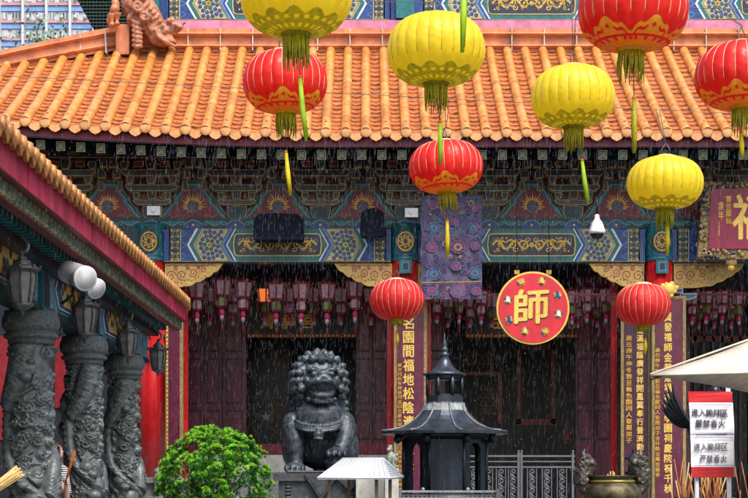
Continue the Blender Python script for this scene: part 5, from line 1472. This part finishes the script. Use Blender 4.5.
# ================= market umbrella
t=thing('market_umbrella','large cream canvas umbrella entering at the right edge above the notice','umbrella',loc=(2.9,8.65,0))
pk=Vector((2.92,8.7,2.80)); C0=Vector(W(650.5,375,8.0)); C1=Vector((3.1,7.05,2.205)); C3=Vector((2.75,10.3,2.205)); C2=Vector((4.35,9.3,2.205))
mb=MB(); off=Vector((-2.9,-8.65,0))
cor=[C0,C1,C2,C3]; N=10
for q in range(4):
    a,b=cor[q],cor[(q+1)%4]; vs=[]
    for i in range(N+1):
        for j in range(N+1):
            u=j/N; e=a.lerp(b,u); e=e+Vector((0,0,-.035*math.sin(PI*u)))+(pk-e)*0.06*math.sin(PI*u); p_=e.lerp(pk,i/N); p_.z-=.05*math.sin(PI*i/N)*(1-.0*u); vs.append(tuple(p_+off))
    mb.add(vs,[(i*(N+1)+j,i*(N+1)+j+1,(i+1)*(N+1)+j+1,(i+1)*(N+1)+j) for i in range(N) for j in range(N)],canvas,True)
cn=mb.build('canopy',t); sm=cn.modifiers.new('s','SOLIDIFY'); sm.thickness=.006
mb=MB()
for q in range(4):
    a,b=cor[q]+off,cor[(q+1)%4]+off
    mb.tube([a+Vector((0,0,.004)),a.lerp(pk+off,.5)+Vector((0,0,-.048)),pk+off+Vector((0,0,.006))],.006,canvas,6)
mb.build('hem',t)
mb=MB()
for c in cor: mb.tube([c+off+Vector((0,0,-.02)),(c.lerp(pk,.5))+off+Vector((0,0,-.07)),pk+off+Vector((0,0,-.04))],.011,mat('brown rib','#5a4a3a',.5),6)
mb.build('ribs',t)
mb=MB(); mb.tube([(.02,.05,0),(.02,.05,2.84)],.024,mat('brown rib','#5a4a3a',.5),12); mb.lathe([(.28,0),(.28,.06),(.06,.1),(.05,.3)],(.02,.05,0),stoneg,20); mb.build('pole',t)
# ================= bird statue with spread wing
t=thing('bronze_bird','dark bronze bird with spread feathered wing half hidden behind the notice','statue',loc=(W(700,470,12)[0],12,0)); k=12/F
def Q(x,y,d=0): return ((x-700)*k,d,EYE+(VY-y)*k)
mb=MB()
for i,(x2,y2,b) in enumerate(((671,379,9),(667,383,9),(664,388,9),(662,394,9),(661,401,8),(663,408,7),(667,414,5),(672,419,4))):
    x0,y0=693,427; P=[];rd=[]
    for j in range(9):
        u=j/8; bx_=x0+(x2-x0)*u; by_=y0+(y2-y0)*u; o_=math.sin(PI*u)*b*.45; L=math.hypot(x2-x0,y2-y0)
        P.append(Q(bx_+(y2-y0)/L*o_,by_-(x2-x0)/L*o_,.015*i)); rd.append(.006+.014*math.sin(PI*min(1,u*1.0+.1))**.7 if j<8 else .003)
    mb.tube(P,rd,bluebird,6)
mb.build('wing',t)
def bb(m):
    m.ball(Q(706,425,.12),(.13,.13,.17),bluebird,16,12); m.tube([Q(706,412,.12),Q(712,398,.1),Q(716,392,.08)],[.07,.045,.04],bluebird,10); m.ball(Q(717,391,.08),.05,bluebird); m.tube([Q(718,391,.08),Q(724,393,.06)],[.02,.005],bluebird,6)
    for s in (-.05,.05): m.tube([Q(706,440,.12+s),Q(706,470,.12+s),Q(706,500,.12+s)],[.03,.015,.02],bluebird,8)
solid('body',[bb],bluebird,.012,t,1)
mb=MB(); mb.lathe([(.22,0),(.22,.9),(.26,.95),(.26,Q(0,500)[2]+.02)],(6*k,.12,0),metalb,16); mb.build('pedestal',t)
# ================= incense sticks at lower right, in a box censer
t=thing('box_censer','dark sand filled censer of burning orange incense sticks behind the notice at lower right','censer',loc=(W(708,470,11.2)[0],11.2,0)); k=11.2/F
zz=lambda y:EYE+(VY-y)*k
mb=MB(); mb.box(-.36,.42,-.2,.25,.9,1.36,metalb); mb.box(-.40,.46,-.24,.29,1.36,1.40,metalb)
for x in (-.3,.36):
    for y in (-.14,.2): mb.box(x-.03,x+.03,y-.03,y+.03,0,.9,metalb)
mb.build('box',t)
mb=MB(); rr=random.Random(12)
for i in range(52):
    x=rr.choice((rr.uniform(-.26,-.1),rr.uniform(-.1,.38),rr.uniform(.0,.1))); y=rr.uniform(-.15,.2); h=rr.uniform(.12,.36); tx=rr.gauss(0,.05); mb.tube([(x,y,1.36),(x+tx,y+rr.gauss(0,.03),1.42+h)],.0042,incense if rr.random()<.75 else incensep,5)
mb.build('incense_sticks',t)
# red glow embers and tiny lamps inside right doorway
# ================= incense bundle lower left
t=thing('incense_bundle','bundle of pale yellow incense sticks slanting in from the lower left corner','incense',loc=W(-28,505,9))
mb=MB(); rr=random.Random(8); 
for i in range(46):
    a=rr.uniform(0,2*PI); q=math.sqrt(rr.random()); s0=.012*q; s1=.040*q
    d=Vector((.30,0.02,.215)); u=Vector((-.58,0,.81)); v=Vector((0,1,0))
    mb.tube([tuple(d*-.35+u*s0*math.cos(a)+v*s0*math.sin(a)),tuple(d*rr.uniform(.86,.98)+u*s1*math.cos(a)+v*s1*math.sin(a))],.0036,incensep,5)
mb.build('sticks',t)
mb=MB(); mb.tube([(-.04,-.01,-.03),(.0,0,0)],.02,redt,8); mb.build('paper_band',t)
t2=thing('stone_incense_urn','round stone urn out of which the pale incense bundle leans','urn',loc=(W(-52,520,9)[0],9,0))
mb=MB(); mb.lathe([(.15,0),(.2,.5),(.17,.9),(.2,1.3),(.22,W(0,508,9)[2]-.02),(.18,W(0,508,9)[2]-.02),(.17,1.28),(.01,1.27)],(0,0,0),stoneg,24); mb.build('urn',t2)
# ================= PERSON
PD=19.6; PXc=W(56,470,PD)[0]
per=thing('person','person in a striped short sleeved top holding up incense between the first two dragon columns','person',loc=(PXc,PD,.45))
pk_=PD/F
def Pp(px,py,d=0): w=W(px,py,PD); return (w[0]-PXc,d,w[2]-.45)
hand=Vector(Pp(70.5,481.5,-.30)); elb=Vector(Pp(69,503,-.14)); sho=Vector(Pp(63.5,478,-.05))
sho2=Vector((-.18,.05,sho.z)); elb2=Vector((-.16,-.16,1.05)); hand2=hand+Vector((-.07,.02,-.06))
def pbody(m):
    m.ball((0,.02,1.50),(.078,.095,.115),skin,20,14); m.ball((.045,-.02,1.455),(.05,.06,.06),skin,12,8)
    m.ball((.085,-.035,1.485),(.02,.015,.02),skin,8,6)      # nose
    for s in (-1,1): m.ball((0.0+.02*s,.02+.09*s,1.49),(.02,.012,.03),skin,8,6)
    m.tube([(0,.02,1.42),(0,.02,1.30)],[.05,.06],skin,14)
    m.ball((0,.02,1.14),(.155,.11,.21),skin,20,14); m.ball((0,.02,.9),(.14,.11,.16),skin,18,12)
    for s in (-1,1): m.tube([(s*.08,.02,.86),(s*.09,.0,.45),(s*.09,.03,.07)],[.085,.058,.04],skin,14); m.ball((s*.09,-.04,.035),(.045,.12,.035),skin,12,8)
    m.tube([tuple(Vector((.10,.02,1.27))),tuple(sho),tuple(elb)],[.06,.052,.04],skin,14)
    m.tube([tuple(elb),tuple(elb.lerp(hand,.4)),tuple(elb.lerp(hand,.88))],[.042,.04,.027],skin,14)
    m.tube([(-.10,.02,1.27),tuple(sho2),tuple(elb2)],[.06,.052,.04],skin,14); m.tube([tuple(elb2),tuple(elb2.lerp(hand2,.9))],[.042,.027],skin,14)
    for h,f in ((hand,1),(hand2,-1)):
        m.ball(tuple(h),(.042,.032,.055),skin,12,8)
        for j in range(4):
            b=h+Vector((.012,-.014,.034-j*.021)); L=(.045,.05,.047,.038)[j]
            m.tube([tuple(b),tuple(b+Vector((.026,-.012,.004))),tuple(b+Vector((.028,-.012-L*.5,.0))),tuple(b+Vector((.008,-.018-L*.55,-.004)))],[.0135,.0125,.0115,.0095],skin,8)
        m.tube([tuple(h+Vector((-.012,-.01,-.01))),tuple(h+Vector((-.018,-.03,.012))),tuple(h+Vector((-.004,-.044,.03)))],[.0125,.0105,.0085],skin,8)
solid('body',[pbody],skin,.006,per,1)
def shirt(m):
    m.ball((0,.02,1.14),(.172,.128,.22),skin,22,14); m.ball((0,.02,.93),(.158,.128,.15),skin,20,12); m.tube([(0,.02,1.28),(0,.02,1.335)],[.11,.072],skin,16)
    m.tube([(.06,.02,1.26),tuple(sho),tuple(sho.lerp(elb,.66))],[.09,.088,.082],skin,16); m.tube([(-.06,.02,1.26),tuple(sho2),tuple(sho2.lerp(elb2,.55))],[.08,.072,.066],skin,16)
solid('striped_shirt',[shirt],stripes_mat(),.01,per,1)
def pants(m):
    m.ball((0,.02,.84),(.155,.13,.13),skin,18,12)
    for s in (-1,1): m.tube([(s*.08,.02,.82),(s*.09,.0,.45),(s*.09,.03,.1)],[.1,.075,.06],skin,14)
solid('trousers',[pants],jeans,.012,per,1)
def hair(m):
    m.ball((-.015,.035,1.525),(.09,.108,.112),skin,18,12); m.ball((-.04,.05,1.42),(.06,.09,.13),skin,14,10)
    m.tube([(.04,.1,1.5),(.05,.09,1.38),(.07,.05,1.28)],[.035,.035,.015],skin,8); m.tube([(.05,-.06,1.56),(.06,-.075,1.48),(.06,-.07,1.40)],[.02,.016,.006],skin,7)
solid('hair',[hair],hairm,.007,per,1)
t=thing('joss_sticks','bunch of orange incense sticks held up in the hand of the person','incense',loc=tuple(Vector(W(70.3,481,PD))+Vector((.012,-.31,0))))
mb=MB(); rr=random.Random(3)
for i in range(16):
    a=rr.uniform(0,6.28); q=math.sqrt(rr.random()); d=Vector(((8.8)*pk_,-.02,(31)*pk_)); 
    mb.tube([tuple(d*-.12+Vector((.006*q*math.cos(a),-.03+.006*q*math.sin(a),0))),tuple(d*rr.uniform(.85,1)+Vector((.024*q*math.cos(a),-.03+.02*q*math.sin(a),0)))],.0045,incense,5)
mb.build('sticks',t)
# ================= background apartment block
t=thing('apartment_block','pale high rise apartment block with blue and pink bands behind the roof at upper left','building')
AD=250.0; mb=MB(); p=PX(mb,AD); wa_=mat('pale wall','#c9cdd2',.7,var=.1,scale=.2)
p.prism(rect(-160,190,-120,470+10),wa_,20); mb.build('wall',t)
mb=MB(); p=PX(mb,AD-.3); q2=PX(mb,AD-.5)
for i in range(-7,24):
    y=5+17.6*i; p.prism(rect(-160,190,y,y+6),mat('sky blue band','#7fa8e0',.6,var=.06,scale=.3),.3); q2.prism(rect(-160,190,y-2.8,y),mat('pink band','#c99aa4',.6,var=.06,scale=.3),.5)
mb.build('balcony_bands',t)
mb=MB(); p=PX(mb,AD-1.2)
for i in range(-6,8): x=22.5+23.6*i; p.prism(rect(x-1,x+1,-120,475),white,1.2)
mb.build('vertical_fins',t)
rr=random.Random(6)
wm=[mat('window glass grey','#7f909c',.2),mat('window pale','#b8c0c4',.4),mat('window dark','#56636c',.2)]
for fl_ in range(-1,3):
    for i in range(-6,8):
        x=22.5+23.6*i; y=5+17.6*fl_
        if x+23<-12 or x>110: continue
        for (a,b) in ((3,9),(13,22)):
            mb=MB(); p=PX(mb,AD-.15); p.prism(rect(x+a,x+b,y+7,y+13.8),white,.12)
            n=3 if b-a>7 else 2
            for j in range(n):
                w=(b-a)/n; p.flat(rect(x+a+w*j+.4,x+a+w*(j+1)-.4,y+7.5,y+13.4),rr.choice(wm),-.02)
            if rr.random()<.5: PX(mb,AD-1).prism(rect(x+a+1,x+a+3.4,y+9.5,y+12),mat('air conditioner','#dde2e6',.5),.6)
            mb.build('window',t)
# tree far off
t=thing('distant_tree','small hazy tree top rising just behind the left ridge before the apartment block','tree',loc=(W(44,40,90)[0],90,0))
mb=MB(); mb.tube([(0,0,0),(.2,0,14),(0,0,26.5)],[.5,.35,.1],bark,8); mb.build('trunk',t)
mb=MB(); rr=random.Random(15); ft=mat('hazy leaf','#7f9a80',.7,var=.3,scale=1)
for i in range(900):
    d=Vector((rr.gauss(0,.9),rr.gauss(0,.8),rr.gauss(0,1.1))); c=Vector((0,0,W(0,42,90)[2]-1.2))+d; s=.16
    u=Vector((rr.gauss(0,1),rr.gauss(0,1),rr.gauss(0,1))).normalized()*s; v=u.orthogonal().normalized()*s*.6
    mb.add([tuple(c-u),tuple(c+v),tuple(c+u),tuple(c-v)],[(0,1,2,3)],ft)
mb.build('crown',t)
# weed on ridge
mb=MB(); rr=random.Random(2)
for i in range(40):
    c=Vector(W(1.5,62,31.6))+Vector((rr.gauss(0,.05),rr.gauss(0,.03),rr.gauss(0,.05))); u=Vector((rr.gauss(0,1),rr.gauss(0,1),rr.gauss(0,1))).normalized()*.05; v=u.orthogonal().normalized()*.02
    mb.add([tuple(c-u),tuple(c+v),tuple(c+u),tuple(c-v)],[(0,1,2,3)],leafA)
tag(mb.build('weed'),'tiny green weed sprouting from the left ridge tiles','plant')
# ================= RAIN
def rainmat():
    m=bpy.data.materials.new('rain water'); m.use_nodes=True; nt=m.node_tree; nt.nodes.clear(); L=nt.links.new
    o=nt.nodes.new('ShaderNodeOutputMaterial'); t=nt.nodes.new('ShaderNodeBsdfTransparent'); d=nt.nodes.new('ShaderNodeBsdfTranslucent'); g_=nt.nodes.new('ShaderNodeBsdfGlossy'); g_.inputs['Roughness'].default_value=.15
    d.inputs[0].default_value=(.8,.85,.95,1); a=nt.nodes.new('ShaderNodeMixShader'); a.inputs[0].default_value=.35; b=nt.nodes.new('ShaderNodeMixShader'); b.inputs[0].default_value=.17
    L(d.outputs[0],a.inputs[1]); L(g_.outputs[0],a.inputs[2]); L(t.outputs[0],b.inputs[1]); L(a.outputs[0],b.inputs[2]); L(b.outputs[0],o.inputs[0]); return m
rm=rainmat(); rs=np.random.RandomState(4)
def drops(n,D0,D1,x0,x1,y0,y1,lmin,lmax,w):
    D=rs.uniform(D0,D1,n); px=rs.uniform(x0,x1,n); py=rs.uniform(y0,y1,n)
    X=(px-VX)*D/F; Z=EYE+(VY-py)*D/F; l=rs.uniform(lmin,lmax,n)**1.0; ww=w*rs.uniform(.6,1.3,n); sl=rs.normal(.05,.05,n)
    keep=Z>.1; return np.stack([X,D,Z,l,ww,sl],-1)[keep]
A_=np.concatenate([drops(9500,26.6,28.1,150,760,134,505,.04,.22,.0026),drops(5200,19,27,100,760,60,505,.03,.16,.0024),drops(1300,8,19,-10,760,-20,505,.012,.035,.0018),
   drops(450,27.4,28.1,150,760,134,505,.015,.03,.012),drops(1300,11,18,-10,330,120,505,.015,.05,.0022)])
# octahedral drops
n=len(A_); X,Y,Z,l,w,sl=A_.T
V=np.zeros((n,6,3))
V[:,0]=np.stack([X+sl*l/2,Y,Z+l/2],-1); V[:,5]=np.stack([X-sl*l/2,Y,Z-l/2],-1)
for q,(a,b) in enumerate(((1,0),(0,1),(-1,0),(0,-1))): V[:,q+1]=np.stack([X+a*w,Y+b*w,Z-l*.15],-1)
fb=np.array([(0,1,2),(0,2,3),(0,3,4),(0,4,1),(5,2,1),(5,3,2),(5,4,3),(5,1,4)])
fs=(fb[None]+6*np.arange(n)[:,None,None]).reshape(-1,3)
me=bpy.data.meshes.new('rain'); me.from_pydata(V.reshape(-1,3).tolist(),[],fs.tolist()); me.materials.append(rm)
o=bpy.data.objects.new('falling_rain',me); COL.objects.link(o); tag(o,'fine rain falling across the whole court','rain',None,'stuff')
# ================= LIGHT
w=bpy.data.worlds.new('World'); scn.world=w; w.use_nodes=True; nt=w.node_tree
bg=nt.nodes['Background']; sky=nt.nodes.new('ShaderNodeTexSky'); sky.sky_type='NISHITA'; sky.sun_disc=False
EL,AZ=58,155      # sun from behind the camera, a little to the left
sky.sun_elevation=R(EL); sky.sun_rotation=R(AZ); sky.air_density=1.3; sky.dust_density=5; sky.ozone_density=1
hs=nt.nodes.new('ShaderNodeHueSaturation'); hs.inputs['Saturation'].default_value=1.2
nt.links.new(sky.outputs[0],hs.inputs['Color']); nt.links.new(hs.outputs[0],bg.inputs[0]); bg.inputs[1].default_value=.10
sd=bpy.data.lights.new('Sun','SUN'); sd.energy=1.5; sd.angle=R(25); sd.color=(1,.97,.93)
so=bpy.data.objects.new('Sun',sd); COL.objects.link(so)
dirv=Vector((math.sin(R(AZ))*math.cos(R(EL)),math.cos(R(AZ))*math.cos(R(EL)),math.sin(R(EL))))
so.rotation_euler=dirv.to_track_quat('Z','Y').to_euler()
# ================= CAMERA
cd=bpy.data.cameras.new('Camera'); co=bpy.data.objects.new('Camera',cd); COL.objects.link(co); scn.camera=co
co.location=(0,0,EYE); co.rotation_euler=(R(90),0,0); cd.sensor_width=36; cd.lens=F/748*36
cd.shift_x=(374-VX)/748; cd.shift_y=(VY-249)/748; cd.clip_end=2000; cd.clip_start=.1
vs_=scn.view_settings; vs_.view_transform='Standard'; vs_.look='None'; vs_.gamma=1; vs_.use_curve_mapping=False; vs_.exposure=1.32
